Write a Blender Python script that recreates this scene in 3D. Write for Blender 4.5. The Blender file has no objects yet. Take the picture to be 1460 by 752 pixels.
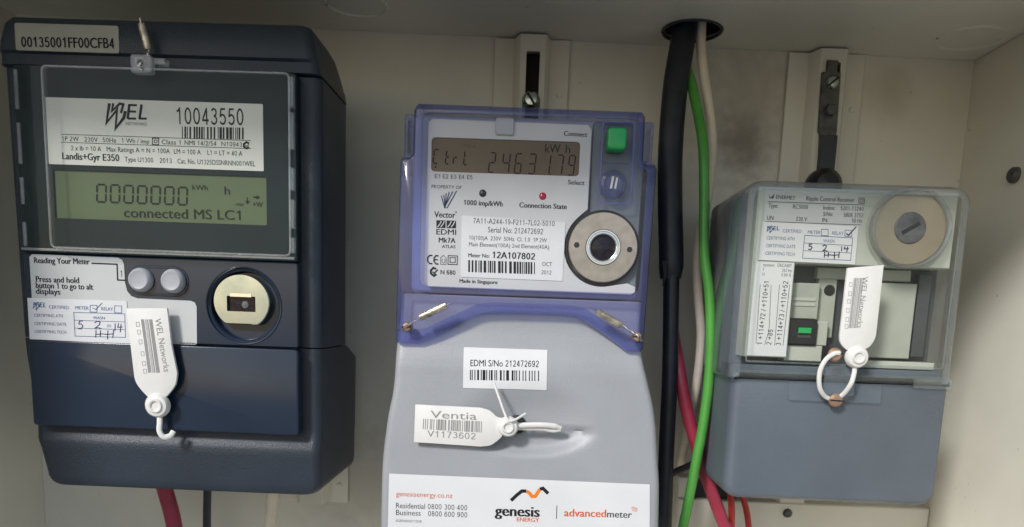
import bpy, bmesh, math, random
from mathutils import Vector, Matrix
from mathutils.geometry import tessellate_polygon
random.seed(7)
S = bpy.context.scene
COL = S.collection
R = math.radians

# ------------------------------------------------------------------ camera
cam_d = bpy.data.cameras.new('camera')
cam = bpy.data.objects.new('camera', cam_d); COL.objects.link(cam); S.camera = cam
cam_d.sensor_fit = 'HORIZONTAL'; cam_d.sensor_width = 36.0
cam_d.lens = 36.0*1050/1460
cam_d.shift_y = (605-376)/1460          # the photograph is the upper part of a taller frame
cam_d.clip_start = 0.01; cam_d.clip_end = 200
pitch, roll, yaw = R(8.5), R(2.13), R(-1.1)
fwd = Vector((math.sin(yaw)*math.cos(pitch), math.cos(yaw)*math.cos(pitch), -math.sin(pitch)))
rgt = Vector((math.cos(yaw), -math.sin(yaw), 0)); upv = rgt.cross(fwd)
cr, sr = math.cos(roll), math.sin(roll)
rx = cr*rgt + sr*upv; ux = -sr*rgt + cr*upv
m = Matrix((rx, ux, -fwd)).transposed().to_4x4(); m.translation = Vector((0, -0.45, 0))
cam.matrix_world = m
cam_d.dof.use_dof = True; cam_d.dof.focus_distance = 0.357; cam_d.dof.aperture_fstop = 9.5

# ------------------------------------------------------------------ daylight
SUN_EL, SUN_AZ = 34, 214
world = bpy.data.worlds.new('World'); S.world = world; world.use_nodes = True
wn = world.node_tree; wn.nodes.clear()
sky = wn.nodes.new('ShaderNodeTexSky'); sky.sky_type = 'NISHITA'; sky.sun_disc = False
sky.sun_elevation = R(SUN_EL); sky.sun_rotation = R(SUN_AZ); sky.dust_density = 1.2; sky.air_density = 1.0; sky.ozone_density = 1.0
bg = wn.nodes.new('ShaderNodeBackground'); bg.inputs['Strength'].default_value = 0.11
wo = wn.nodes.new('ShaderNodeOutputWorld')
wn.links.new(sky.outputs[0], bg.inputs[0]); wn.links.new(bg.outputs[0], wo.inputs[0])
sun_d = bpy.data.lights.new('sun', 'SUN'); sun_d.energy = 2.5; sun_d.angle = R(10); sun_d.color = (1.0, 0.99, 0.98)
sun = bpy.data.objects.new('sun', sun_d); COL.objects.link(sun)
sv = Vector((math.sin(R(SUN_AZ))*math.cos(R(SUN_EL)), math.cos(R(SUN_AZ))*math.cos(R(SUN_EL)), math.sin(R(SUN_EL))))
sun.rotation_euler = sv.to_track_quat('Z', 'Y').to_euler(); sun.location = sv*3
S.view_settings.view_transform = 'Standard'; S.view_settings.look = 'None'; S.view_settings.gamma = 1.0
S.view_settings.use_curve_mapping = False
S.view_settings.exposure = 0.22
S.render.engine = 'CYCLES'
S.cycles.max_bounces = 10; S.cycles.transparent_max_bounces = 24
S.cycles.caustics_reflective = False; S.cycles.caustics_refractive = False

# ------------------------------------------------------------------ materials
def setin(n, k, v):
    if k in n.inputs: n.inputs[k].default_value = v
def mat(name, col, rough=.5, metal=0.0, vary=.08, vscale=60, grain=0.0, gscale=2500, spec=.5, coat=0, rvary=0.0, col2=None, wear=None):
    M_ = bpy.data.materials.new(name); M_.use_nodes = True
    t = M_.node_tree; N = t.nodes; Lk = t.links
    b = N['Principled BSDF']
    setin(b, 'Roughness', rough); setin(b, 'Metallic', metal); setin(b, 'Specular IOR Level', spec); setin(b, 'Coat Weight', coat)
    tc = N.new('ShaderNodeTexCoord')
    nz = N.new('ShaderNodeTexNoise'); nz.inputs['Scale'].default_value = vscale; nz.inputs['Detail'].default_value = 5
    Lk.new(tc.outputs['Object'], nz.inputs['Vector'])
    mx = N.new('ShaderNodeMixRGB'); mx.blend_type = 'MIX'
    c = Vector(col[:3]); c2 = Vector(col2[:3]) if col2 else c*(1-2*vary)
    mx.inputs[1].default_value = (*(c*(1+vary)), 1); mx.inputs[2].default_value = (*c2, 1)
    rp = N.new('ShaderNodeValToRGB'); rp.color_ramp.elements[0].position = .35; rp.color_ramp.elements[1].position = .7
    Lk.new(nz.outputs['Fac'], rp.inputs[0]); Lk.new(rp.outputs[0], mx.inputs[0])
    out = mx.outputs[0]
    if wear:                       # small specks of dirt / scuffs with a shape of their own
        wcol, wsc, thr = wear
        n2 = N.new('ShaderNodeTexNoise'); n2.inputs['Scale'].default_value = wsc; n2.inputs['Detail'].default_value = 8; n2.inputs['Roughness'].default_value = .7
        Lk.new(tc.outputs['Object'], n2.inputs['Vector'])
        r2 = N.new('ShaderNodeValToRGB'); r2.color_ramp.elements[0].position = thr; r2.color_ramp.elements[1].position = thr+.05
        Lk.new(n2.outputs['Fac'], r2.inputs[0])
        m2 = N.new('ShaderNodeMixRGB'); Lk.new(r2.outputs[0], m2.inputs[0]); Lk.new(out, m2.inputs[1]); m2.inputs[2].default_value = (*wcol, 1)
        out = m2.outputs[0]
    Lk.new(out, b.inputs['Base Color'])
    if rvary:
        mr = N.new('ShaderNodeMapRange'); mr.inputs['To Min'].default_value = max(.02, rough-rvary); mr.inputs['To Max'].default_value = rough+rvary
        Lk.new(nz.outputs['Fac'], mr.inputs['Value']); Lk.new(mr.outputs[0], b.inputs['Roughness'])
    if grain:
        ng = N.new('ShaderNodeTexNoise'); ng.inputs['Scale'].default_value = gscale; ng.inputs['Detail'].default_value = 2
        Lk.new(tc.outputs['Object'], ng.inputs['Vector'])
        bp = N.new('ShaderNodeBump'); bp.inputs['Strength'].default_value = grain; bp.inputs['Distance'].default_value = .0002
        Lk.new(ng.outputs['Fac'], bp.inputs['Height']); Lk.new(bp.outputs[0], b.inputs['Normal'])
    return M_
def clear(name, tint=(.97, .98, .97), body=.04, bcol=(.6, .62, .62), rough=.04, ior=1.45, brough=.4):
    """thin clear moulding: transparent + fresnel gloss + a little body colour (dust; refracted light painted on edges)"""
    M_ = bpy.data.materials.new(name); M_.use_nodes = True
    t = M_.node_tree; N = t.nodes; Lk = t.links; N.clear()
    o = N.new('ShaderNodeOutputMaterial'); tr = N.new('ShaderNodeBsdfTransparent'); tr.inputs[0].default_value = (*tint, 1)
    df = N.new('ShaderNodeBsdfPrincipled'); df.inputs['Base Color'].default_value = (*bcol, 1); df.inputs['Roughness'].default_value = brough
    gl = N.new('ShaderNodeBsdfGlossy'); gl.inputs['Roughness'].default_value = rough
    fr = N.new('ShaderNodeFresnel')
    ge = N.new('ShaderNodeNewGeometry'); mi = N.new('ShaderNodeMapRange'); mi.inputs['To Min'].default_value = ior; mi.inputs['To Max'].default_value = 1/ior
    Lk.new(ge.outputs['Backfacing'], mi.inputs['Value']); Lk.new(mi.outputs[0], fr.inputs['IOR'])      # same gloss on both faces of a thin sheet
    tc = N.new('ShaderNodeTexCoord'); nz = N.new('ShaderNodeTexNoise'); nz.inputs['Scale'].default_value = 90; nz.inputs['Detail'].default_value = 8; nz.inputs['Roughness'].default_value = .65
    Lk.new(tc.outputs['Object'], nz.inputs['Vector'])
    mr = N.new('ShaderNodeMapRange'); mr.inputs['From Min'].default_value = .35; mr.inputs['From Max'].default_value = .75
    mr.inputs['To Min'].default_value = body*.75; mr.inputs['To Max'].default_value = min(1, body*1.4); Lk.new(nz.outputs['Fac'], mr.inputs['Value'])
    m1 = N.new('ShaderNodeMixShader'); m2 = N.new('ShaderNodeMixShader')
    Lk.new(mr.outputs[0], m1.inputs[0]); Lk.new(tr.outputs[0], m1.inputs[1]); Lk.new(df.outputs[0], m1.inputs[2])
    Lk.new(fr.outputs[0], m2.inputs[0]); Lk.new(m1.outputs[0], m2.inputs[1]); Lk.new(gl.outputs[0], m2.inputs[2])
    Lk.new(m2.outputs[0], o.inputs[0])
    return M_
def paint_wall(name, smudge=None):
    M_ = mat(name, (.72, .695, .60), .38, vary=.05, vscale=14, grain=.25, gscale=900, rvary=.1, wear=((.2, .165, .115), 190, .665))
    if smudge:
        t = M_.node_tree; N = t.nodes; Lk = t.links; b = N['Principled BSDF']
        old = b.inputs['Base Color'].links[0].from_socket
        tc = N.new('ShaderNodeTexCoord'); prev = old
        for (px_, pz_, rad, col, amt) in smudge:
            mp = N.new('ShaderNodeVectorMath'); mp.operation = 'DISTANCE'; mp.inputs[1].default_value = (px_, 0, pz_)
            sc = N.new('ShaderNodeVectorMath'); sc.operation = 'MULTIPLY'; sc.inputs[1].default_value = (1, 0, .8)
            mp.inputs[1].default_value = (px_, 0, pz_*.8)
            Lk.new(tc.outputs['Object'], sc.inputs[0]); Lk.new(sc.outputs[0], mp.inputs[0])
            nz = N.new('ShaderNodeTexNoise'); nz.inputs['Scale'].default_value = 110; nz.inputs['Detail'].default_value = 7
            Lk.new(tc.outputs['Object'], nz.inputs['Vector'])
            ad = N.new('ShaderNodeMath'); ad.operation = 'MULTIPLY_ADD'; ad.inputs[1].default_value = rad*.9; Lk.new(nz.outputs['Fac'], ad.inputs[0]); Lk.new(mp.outputs['Value'], ad.inputs[2])
            mr = N.new('ShaderNodeMapRange'); mr.interpolation_type = 'SMOOTHSTEP'
            mr.inputs['From Min'].default_value = rad*.45; mr.inputs['From Max'].default_value = rad*1.55
            mr.inputs['To Min'].default_value = amt; mr.inputs['To Max'].default_value = 0
            Lk.new(ad.outputs[0], mr.inputs['Value'])
            mx = N.new('ShaderNodeMixRGB'); Lk.new(mr.outputs[0], mx.inputs[0]); Lk.new(prev, mx.inputs[1]); mx.inputs[2].default_value = (*col, 1)
            prev = mx.outputs[0]
        Lk.new(prev, b.inputs['Base Color'])
    return M_
M = {}
M['wall'] = paint_wall('cream_painted_steel')
M['back'] = paint_wall('cream_painted_steel_back', [(.119, .103, .022, (.10, .075, .05), .8), (.122, .125, .05, (.27, .22, .16), .55), (-.095, -.11, .05, (.25, .22, .18), .5), (.20, .135, .02, (.33, .29, .2), .4)])
M['rail'] = paint_wall('cream_painted_rail')
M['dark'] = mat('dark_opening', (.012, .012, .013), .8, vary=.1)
M['navy'] = mat('navy_grained_plastic', (.027, .036, .050), .38, vary=.08, vscale=25, grain=1.0, gscale=1700, spec=.4, rvary=.06, wear=((.09, .095, .1), 300, .74))
M['navygloss'] = mat('navy_smooth_plastic', (.019, .030, .052), .16, vary=.06, vscale=25, grain=.03, gscale=800, rvary=.05, spec=.4, wear=((.05, .06, .08), 350, .76))
M['slate'] = mat('dark_slate_panel', (.010, .019, .022), .4, vary=.05, spec=.15)
M['lcdgreen'] = mat('green_lcd_glass', (.115, .145, .075), .4, vary=.05, vscale=30, spec=.2)
M['lcdreflect'] = mat('olive_lcd_reflection', (.16, .12, .072), .4, vary=.1, vscale=25, spec=.2)  # olive display glass with a warm reflection's brown put into its colour
M['paper'] = mat('white_label_paper', (.71, .71, .715), .45, vary=.02, vscale=40)
M['cream'] = mat('cream_label_film', (.72, .70, .63), .35, vary=.025, vscale=40)
M['greylabel'] = mat('pale_grey_label', (.54, .55, .545), .32, vary=.02)
M['goldlabel'] = mat('dull_gold_label', (.34, .325, .26), .4, vary=.04)
M['button'] = mat('grey_silicone', (.40, .41, .44), .38, vary=.04)
M['zinc'] = mat('zinc_plate', (.47, .52, .49), .22, metal=1, vary=.06, vscale=90, rvary=.1, col2=(.42, .47, .42))
M['steel'] = mat('dull_steel', (.52, .45, .37), .36, metal=1, vary=.08, vscale=200, rvary=.06)
M['chrome'] = mat('bright_steel', (.75, .75, .77), .15, metal=1, vary=.03)
M['lens'] = mat('dark_lens', (.014, .009, .016), .16, vary=.5, vscale=400, spec=.25)
M['copper'] = mat('copper_screw', (.46, .29, .20), .42, metal=.6, vary=.1, vscale=250, wear=((.18, .13, .1), 500, .6))
M['brass'] = mat('brass_ferrule', (.52, .46, .36), .36, metal=.7, vary=.3, vscale=300, grain=.5, gscale=900)
M['wire'] = mat('seal_wire', (.55, .54, .52), .3, metal=1, vary=.1, vscale=300)
M['tagwhite'] = mat('white_nylon', (.75, .74, .705), .4, vary=.03, vscale=80, grain=.1, gscale=900)
M['grey'] = mat('light_grey_plastic', (.325, .335, .352), .42, vary=.03, vscale=30, grain=.6, gscale=1300, rvary=.06, wear=((.44, .45, .45), 420, .735))
M['faceplate'] = mat('pale_faceplate', (.58, .58, .582), .35, vary=.02)
M['inner'] = mat('grey_inner_moulding', (.44, .45, .49), .4, vary=.04)
M['innerdark'] = mat('slate_inner_moulding', (.17, .195, .215), .4, vary=.08, vscale=50)
M['green'] = mat('green_button', (.02, .42, .11), .3, vary=.04)
M['red_led'] = mat('red_indicator', (.45, .015, .05), .2, vary=.1)
M['blk'] = mat('black_moulding', (.018, .018, .02), .35, vary=.1)
M['violet'] = clear('violet_clear_rim', (.52, .56, .87), .2, (.14, .16, .44), .06, 1.48, .2)
M['lavender'] = clear('lavender_clear_window', (.74, .76, .95), .07, (.3, .3, .62), .05, 1.47, .2)
M['window'] = clear('clear_window', (.97, .97, .98), .010, (.5, .5, .55), .03, 1.22)
M['clear'] = clear('clear_cover', (.95, .97, .965), .010, (.42, .5, .45), .03, 1.22)
M['clearedge'] = clear('clear_moulded_edge', (.92, .94, .94), .16, (.6, .62, .65), .04, 1.55)  # whitish body colour stands in for light refracted along the edges
M['acrylic'] = clear('aged_clear_cover', (.96, .97, .95), .02, (.55, .57, .52), .05, 1.25)
M['acrylicedge'] = clear('whitened_clear_edge', (.84, .87, .88), .12, (.62, .66, .66), .04, 1.55)  # pale body colour paints the refracted brightness of the cover rim
M['tongue'] = clear('clear_tongue', (.9, .93, .95), .10, (.5, .54, .58), .08)
M['bluegrey'] = mat('blue_grey_plastic', (.118, .142, .172), .38, vary=.05, vscale=30, grain=.7, gscale=1500, rvary=.05, wear=((.28, .29, .28), 480, .735))
M['sage'] = mat('pale_sage_plate', (.50, .52, .45), .4, vary=.03)
M['sagedk'] = mat('sage_inner_blocks', (.40, .42, .36), .45, vary=.05)
M['recess'] = mat('dark_inner_recess', (.065, .07, .075), .5, vary=.1)
M['tan'] = mat('tan_disc', (.38, .32, .235), .3, metal=.6, vary=.05, vscale=50, rvary=.05)
M['charcoal'] = mat('charcoal_knob', (.11, .11, .115), .5, vary=.2, vscale=200)
M['galv'] = mat('weathered_hanger', (.12, .12, .11), .5, metal=.5, vary=.25, vscale=120, wear=((.07, .06, .05), 200, .58))
M['cableblack'] = mat('black_cable', (.014, .016, .024), .42, vary=.2, vscale=90, grain=.5, gscale=350, rvary=.12, wear=((.05, .05, .055), 300, .66))
M['cablecream'] = mat('cream_cable', (.76, .67, .53), .42, vary=.06)
M['cablegreen'] = mat('green_cable', (.085, .34, .055), .34, vary=.08, vscale=40, rvary=.12, grain=.3, gscale=250, wear=((.16, .36, .12), 260, .70))
M['cablered'] = mat('red_cable', (.31, .03, .06), .36, vary=.15, grain=.3, gscale=250, rvary=.1, wear=((.5, .25, .25), 400, .68))
M['cablered2'] = mat('scarlet_cable', (.36, .025, .02), .36, vary=.08)
M['bounce_paving'] = mat('paved_ground', (.24, .235, .22), .9, vary=.15, vscale=3)
INKC = dict(black=(.02, .02, .022), grey=(.16, .16, .17), dgrey=(.07, .07, .075), soft=(.11, .11, .12), lcd=(.022, .026, .018), lcdbrown=(.045, .022, .014), lcdfaint=(.09, .085, .05), blue=(.02, .09, .25),
            blueprint=(.14, .19, .33), pen=(.04, .035, .13), penlight=(.15, .15, .2), ink=(.02, .02, .05), tagink=(.30, .29, .285), navy=(.03, .045, .1), paper=(.6, .6, .6), orange=(.62, .13, .04), orangebright=(.78, .21, .02))
for k_, c_ in INKC.items(): M['ink_'+k_] = mat('print_'+k_, c_, .6, vary=.03, spec=.12)

# ------------------------------------------------------------------ mesh builder (coordinates in millimetres)
def rrect(x0, x1, z0, z1, r=2.0, n=5, rs=None):
    rs = rs or (r, r, r, r); out = []
    for (cx, cz, a0, rr) in ((x1, z1, 0, rs[0]), (x0, z1, 90, rs[1]), (x0, z0, 180, rs[2]), (x1, z0, 270, rs[3])):
        sx = -1 if cx == x1 else 1; sz = -1 if cz == z1 else 1
        if rr <= 0: out.append((cx, cz)); continue
        for i in range(n+1):
            a = R(a0+90*i/n); out.append((cx+sx*rr+rr*math.cos(a), cz+sz*rr+rr*math.sin(a)))
    return out
def circ(cx, cz, r, n=40, a0=0, a1=360):
    full = abs(a1-a0) >= 360
    return [(cx+r*math.cos(R(a0+(a1-a0)*i/(n if full else n-1))), cz+r*math.sin(R(a0+(a1-a0)*i/(n if full else n-1)))) for i in range(n)]
def area2(p): return sum(p[i-1][0]*p[i][1]-p[i][0]*p[i-1][1] for i in range(len(p)))/2
def inset(p, d):
    n = len(p); s = 1 if area2(p) > 0 else -1; out = []
    for i in range(n):
        a = Vector(p[i-1]); b = Vector(p[i]); c = Vector(p[(i+1) % n])
        e1 = b-a; e2 = c-b
        if e1.length < 1e-7: e1 = e2
        if e2.length < 1e-7: e2 = e1
        n1 = Vector((-e1.y, e1.x)).normalized()*s; n2 = Vector((-e2.y, e2.x)).normalized()*s
        nn = n1+n2
        nn = nn.normalized() if nn.length > 1e-6 else n1
        k = 1/max(.35, nn.dot(n1)); q = b+nn*d*k; out.append((q.x, q.y))
    return out
def smooth(pts, n=6):
    """Catmull-Rom through points (any dimension)"""
    P_ = [Vector(p) for p in pts]; P_ = [P_[0]*2-P_[1]]+P_+[P_[-1]*2-P_[-2]]; out = []
    for i in range(1, len(P_)-2):
        a, b, c, d = P_[i-1:i+3]
        for k in range(n):
            t = k/n
            out.append(.5*((2*b)+(c-a)*t+(2*a-5*b+4*c-d)*t*t+(3*b-a-3*c+d)*t**3))
    out.append(P_[-2]); return [tuple(p) for p in out]
CAPH = None; GC = {}
def font_mesh(s):
    cu = bpy.data.curves.new('txt', 'FONT'); cu.body = s; cu.size = 1; cu.resolution_u = 3
    ob = bpy.data.objects.new('txt', cu)
    me = bpy.data.meshes.new_from_object(ob)
    vs = [v.co.copy() for v in me.vertices]; fs = [tuple(p.vertices) for p in me.polygons]
    bpy.data.objects.remove(ob); bpy.data.curves.remove(cu); bpy.data.meshes.remove(me)
    return vs, fs
def ext(s): vs = font_mesh(s)[0]; return min(v.x for v in vs), max(v.x for v in vs)
def arcp(cx, cy, rx, ry, a0, a1, n=14): return [(cx+rx*math.cos(R(a0+(a1-a0)*i/n)), cy+ry*math.sin(R(a0+(a1-a0)*i/n))) for i in range(n+1)]
SIX = [(.53, .77), (.46, .89), (.33, .945), (.19, .88), (.1, .68), (.07, .45), (.07, .31)]
DIGITS = {'0': [arcp(.31, .5, .245, .445, 0, 360, 24)], '1': [[(.1, .76), (.25, .81), (.345, .96)], [(.355, 1), (.355, 0)]],
          '2': [arcp(.31, .70, .235, .245, 168, -38)+[(.09, .1)], [(.04, .055), (.57, .055)]],
          '3': [arcp(.30, .735, .21, .21, 155, -88), arcp(.30, .29, .24, .235, 88, -158)], '4': [[(.43, 0), (.43, 1)], [(.41, .93), (.07, .28)], [(.03, .26), (.6, .26)]],
          '5': [[(.54, .945), (.14, .945)], [(.17, .945), (.1, .47)], arcp(.3, .33, .245, .275, 145, -152)], '6': [arcp(.31, .32, .24, .265, 0, 360, 24), SIX],
          '7': [[(.04, .945), (.58, .945)], [(.56, .91), (.4, .6), (.29, .3), (.24, 0)]], '8': [arcp(.31, .735, .2, .21, 0, 360, 20), arcp(.31, .285, .245, .23, 0, 360, 22)],
          '9': [arcp(.31, .68, .24, .265, 0, 360, 24), [(.62-x, 1-y) for x, y in SIX]]}
def char(c):
    """(verts, faces, advance) of one character at cap height 1; figures are drawn as plain grotesque strokes"""
    if c in GC: return GC[c]
    global CAPH
    if CAPH is None: CAPH = max(v.y for v in font_mesh('H')[0])
    if c in DIGITS:
        mb = MB()
        for i, s_ in enumerate(DIGITS[c]): mb.stroke(s_, .115, -.002*i)
        r_ = ([Vector((v[0]+.08, v[2], -v[1])) for v in mb.v], mb.f, .776)
    else:
        a = ext('HH'); b = ext('H'+c+'H'); adv = ((b[1]-b[0])-(a[1]-a[0]))/CAPH
        if c == ' ': r_ = ([], [], adv)
        else: vs, fs = font_mesh(c); r_ = ([v/CAPH for v in vs], fs, adv)
    GC[c] = r_; return r_
def glyphs(s):
    x = 0; V, F = [], []
    for c in s:
        vs, fs, adv = char(c); o = len(V)
        V += [Vector((v.x+x, v.y, v.z)) for v in vs]; F += [tuple(i+o for i in f) for f in fs]; x += adv
    return V, F
class MB:
    def __init__(s): s.v = []; s.f = []
    def add(s, pts, faces):
        o = len(s.v); s.v += [tuple(p) for p in pts]; s.f += [tuple(i+o for i in f) for f in faces]; return s
    def loft(s, rings, c0=True, c1=True, closed=True):
        o = len(s.v); n = len(rings[0])
        for r_ in rings: s.v += [tuple(p) for p in r_]
        for j in range(len(rings)-1):
            for i in range(n if closed else n-1):
                a = o+j*n+i; b = o+j*n+(i+1) % n
                s.f.append((a, b, b+n, a+n))
        if c0: s.f.append(tuple(o+i for i in range(n)))
        if c1: s.f.append(tuple(o+(len(rings)-1)*n+i for i in range(n)))
        return s
    def tess(s, loops, y):
        fy = y if callable(y) else (lambda x, z: y)
        pts = [Vector((p[0], p[1], 0)) for l in loops for p in l]
        tr = tessellate_polygon([[Vector((p[0], p[1], 0)) for p in l] for l in loops])
        return s.add([(p.x, fy(p.x, p.y), p.y) for p in pts], tr)
    def prism(s, out, yf, yb, bev=.0, holes=(), back=True, steps=1):
        """solid from outline in x/z, front at yf (towards the viewer), back at yb"""
        rings = [[(x, yb, z) for x, z in out]]
        if bev > 0:
            for i in range(steps+1):
                a = R(90*i/steps); q = inset(out, bev*(1-math.cos(a))) if i else out
                rings.append([(x, yf+bev*(1-math.sin(a)), z) for x, z in q])
            fr = inset(out, bev)
        else:
            rings.append([(x, yf, z) for x, z in out]); fr = out
        if not holes: return s.loft(rings, back, True)
        s.loft(rings, False, False); s.tess([fr]+list(holes), yf)
        if back: s.tess([out]+list(holes), yb)
        for h in holes: s.loft([[(x, yf, z) for x, z in h], [(x, yb, z) for x, z in h]], False, False)
        return s
    def box(s, x0, x1, y0, y1, z0, z1, bev=0): return s.prism([(x0, z0), (x1, z0), (x1, z1), (x0, z1)], y0, y1, bev)
    def sheet(s, out, y): return s.tess([out], y)
    def lathe(s, cx, cz, prof, n=40, c0=False, c1=False, rot=None):
        rings = []
        for r_, y in prof: rings.append([(cx+r_*math.cos(2*math.pi*i/n), y, cz+r_*math.sin(2*math.pi*i/n)) for i in range(n)])
        return s.loft(rings, c0, c1)
    def tube(s, path, r, n=12, caps=True, flat=1.0):
        P_ = [Vector(p) for p in path]; rings = []; ref = Vector((0, 1, 0))
        for i, p in enumerate(P_):
            t = (P_[min(i+1, len(P_)-1)]-P_[max(i-1, 0)]).normalized()
            a = t.cross(ref)
            if a.length < 1e-4: a = t.cross(Vector((1, 0, 0)))
            a.normalize(); b = t.cross(a).normalized()
            rr = r(i/(len(P_)-1)) if callable(r) else r
            rings.append([p+a*rr*math.cos(2*math.pi*k/n)+b*rr*flat*math.sin(2*math.pi*k/n) for k in range(n)])
        return s.loft(rings, caps, caps)
    def stroke(s, pts, w, y):
        fy = y if callable(y) else (lambda x, z: y)
        P_ = [Vector(p[:2]) for p in pts]; closed = (P_[0]-P_[-1]).length < 1e-6
        if closed: P_ = P_[:-1]
        n = len(P_); L_, R_ = [], []
        for i in range(n):
            if closed: a, c = P_[i-1], P_[(i+1) % n]
            else: a, c = P_[max(i-1, 0)], P_[min(i+1, n-1)]
            e1 = (P_[i]-a) if (closed or i > 0) else (c-P_[i]); e2 = (c-P_[i]) if (closed or i < n-1) else e1
            n1 = Vector((-e1.y, e1.x)).normalized(); n2 = Vector((-e2.y, e2.x)).normalized(); nn = n1+n2
            nn = nn.normalized() if nn.length > 1e-5 else n1
            k = min(2.2, 1/max(.2, nn.dot(n1)))
            L_.append(P_[i]+nn*w/2*k); R_.append(P_[i]-nn*w/2*k)
        vs = [(p.x, fy(p.x, p.y), p.y) for p in L_+R_]
        fs = [(i, (i+1) % n, n+(i+1) % n, n+i) for i in range(n if closed else n-1)]
        return s.add(vs, fs)
    def text(s, t, x0, z0, x1, z1, h, bold, y):
        fy = y if callable(y) else (lambda x, z: y)
        vs, fs = glyphs(t)
        a = min(v.x for v in vs); b = max(v.x for v in vs)
        d = Vector((x1-x0, z1-z0)); L_ = d.length; d.normalize(); nrm = Vector((-d.y, d.x))
        out = []
        for v in vs:
            p = Vector((x0, z0))+d*((v.x-a)/(b-a)*L_)+nrm*(v.y*h)
            out.append((p.x, fy(p.x, p.y)-v.z, p.y))
        if not bold: return s.add(out, fs)
        k = 1 if bold < .15 else 2
        for i in range(-k, k+1):             # heavier strokes: the same glyphs printed with a slight spread
            q = d*(i/k*bold*.11*h); s.add([(p[0]+q.x, p[1]-.004*(i+k), p[2]+q.y) for p in out], fs)
        return s
    def barcode(s, q, n, seed, y):
        fy = y if callable(y) else (lambda x, z: y)
        rnd = random.Random(seed); q = [Vector(p) for p in q]; u = 0; W = []
        while u < n:
            w = rnd.choice((1, 1, 1, 2, 2, 3)); W.append((u, min(n, u+w))); u += w+rnd.choice((1, 1, 1, 2, 2, 3))
        for a, b in W:
            pts = [q[0].lerp(q[1], a/n), q[0].lerp(q[1], b/n), q[3].lerp(q[2], b/n), q[3].lerp(q[2], a/n)]
            s.add([(p.x, fy(p.x, p.y), p.y) for p in pts], [(0, 1, 2, 3)])
        return s
    def rot(s, cx, cz, deg):
        c, n = math.cos(R(deg)), math.sin(R(deg))
        s.v = [(cx+(x-cx)*c-(z-cz)*n, y, cz+(x-cx)*n+(z-cz)*c) for x, y, z in s.v]; return s
    def build(s, name, material, parent=None, angle=35):
        o_ = Vector(ORG[root_of(parent)]) if parent else Vector((0, 0, 0))
        me = bpy.data.meshes.new(name)
        me.from_pydata([((v[0]-o_.x)/1000, (v[1]-o_.y)/1000, (v[2]-o_.z)/1000) for v in s.v], [], s.f)
        bm = bmesh.new(); bm.from_mesh(me); bmesh.ops.remove_doubles(bm, verts=bm.verts, dist=1e-7)
        bmesh.ops.recalc_face_normals(bm, faces=bm.faces); bm.to_mesh(me); bm.free()
        me.shade_smooth(); me.set_sharp_from_angle(angle=R(angle))
        ob = bpy.data.objects.new(name, me); COL.objects.link(ob)
        me.materials.append(M[material] if isinstance(material, str) else material)
        if parent: ob.parent = parent
        return ob
ORG = {}
def root_of(o):
    while o.parent: o = o.parent
    return o.name
def thing(name, label, cat, org, group=None):
    o = bpy.data.objects.new(name, None); COL.objects.link(o); o.empty_display_size = .02
    o.location = (org[0]/1000, org[1]/1000, org[2]/1000); ORG[o.name] = org
    o['label'] = label; o['category'] = cat
    if group: o['group'] = group
    return o
def single(mb, name, material, label, cat, org, group=None):
    """a thing that is one mesh"""
    t = thing('tmp', label, cat, org); ob = mb.build(name, material, t)
    ob.parent = None; ob.location = t.location; bpy.data.objects.remove(t); ORG[ob.name] = org
    ob['label'] = label; ob['category'] = cat
    if group: ob['group'] = group
    return ob
def struct(mb, name, material):
    ob = mb.build(name, material); ob['kind'] = 'structure'; ORG[ob.name] = (0, 0, 0); return ob
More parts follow.
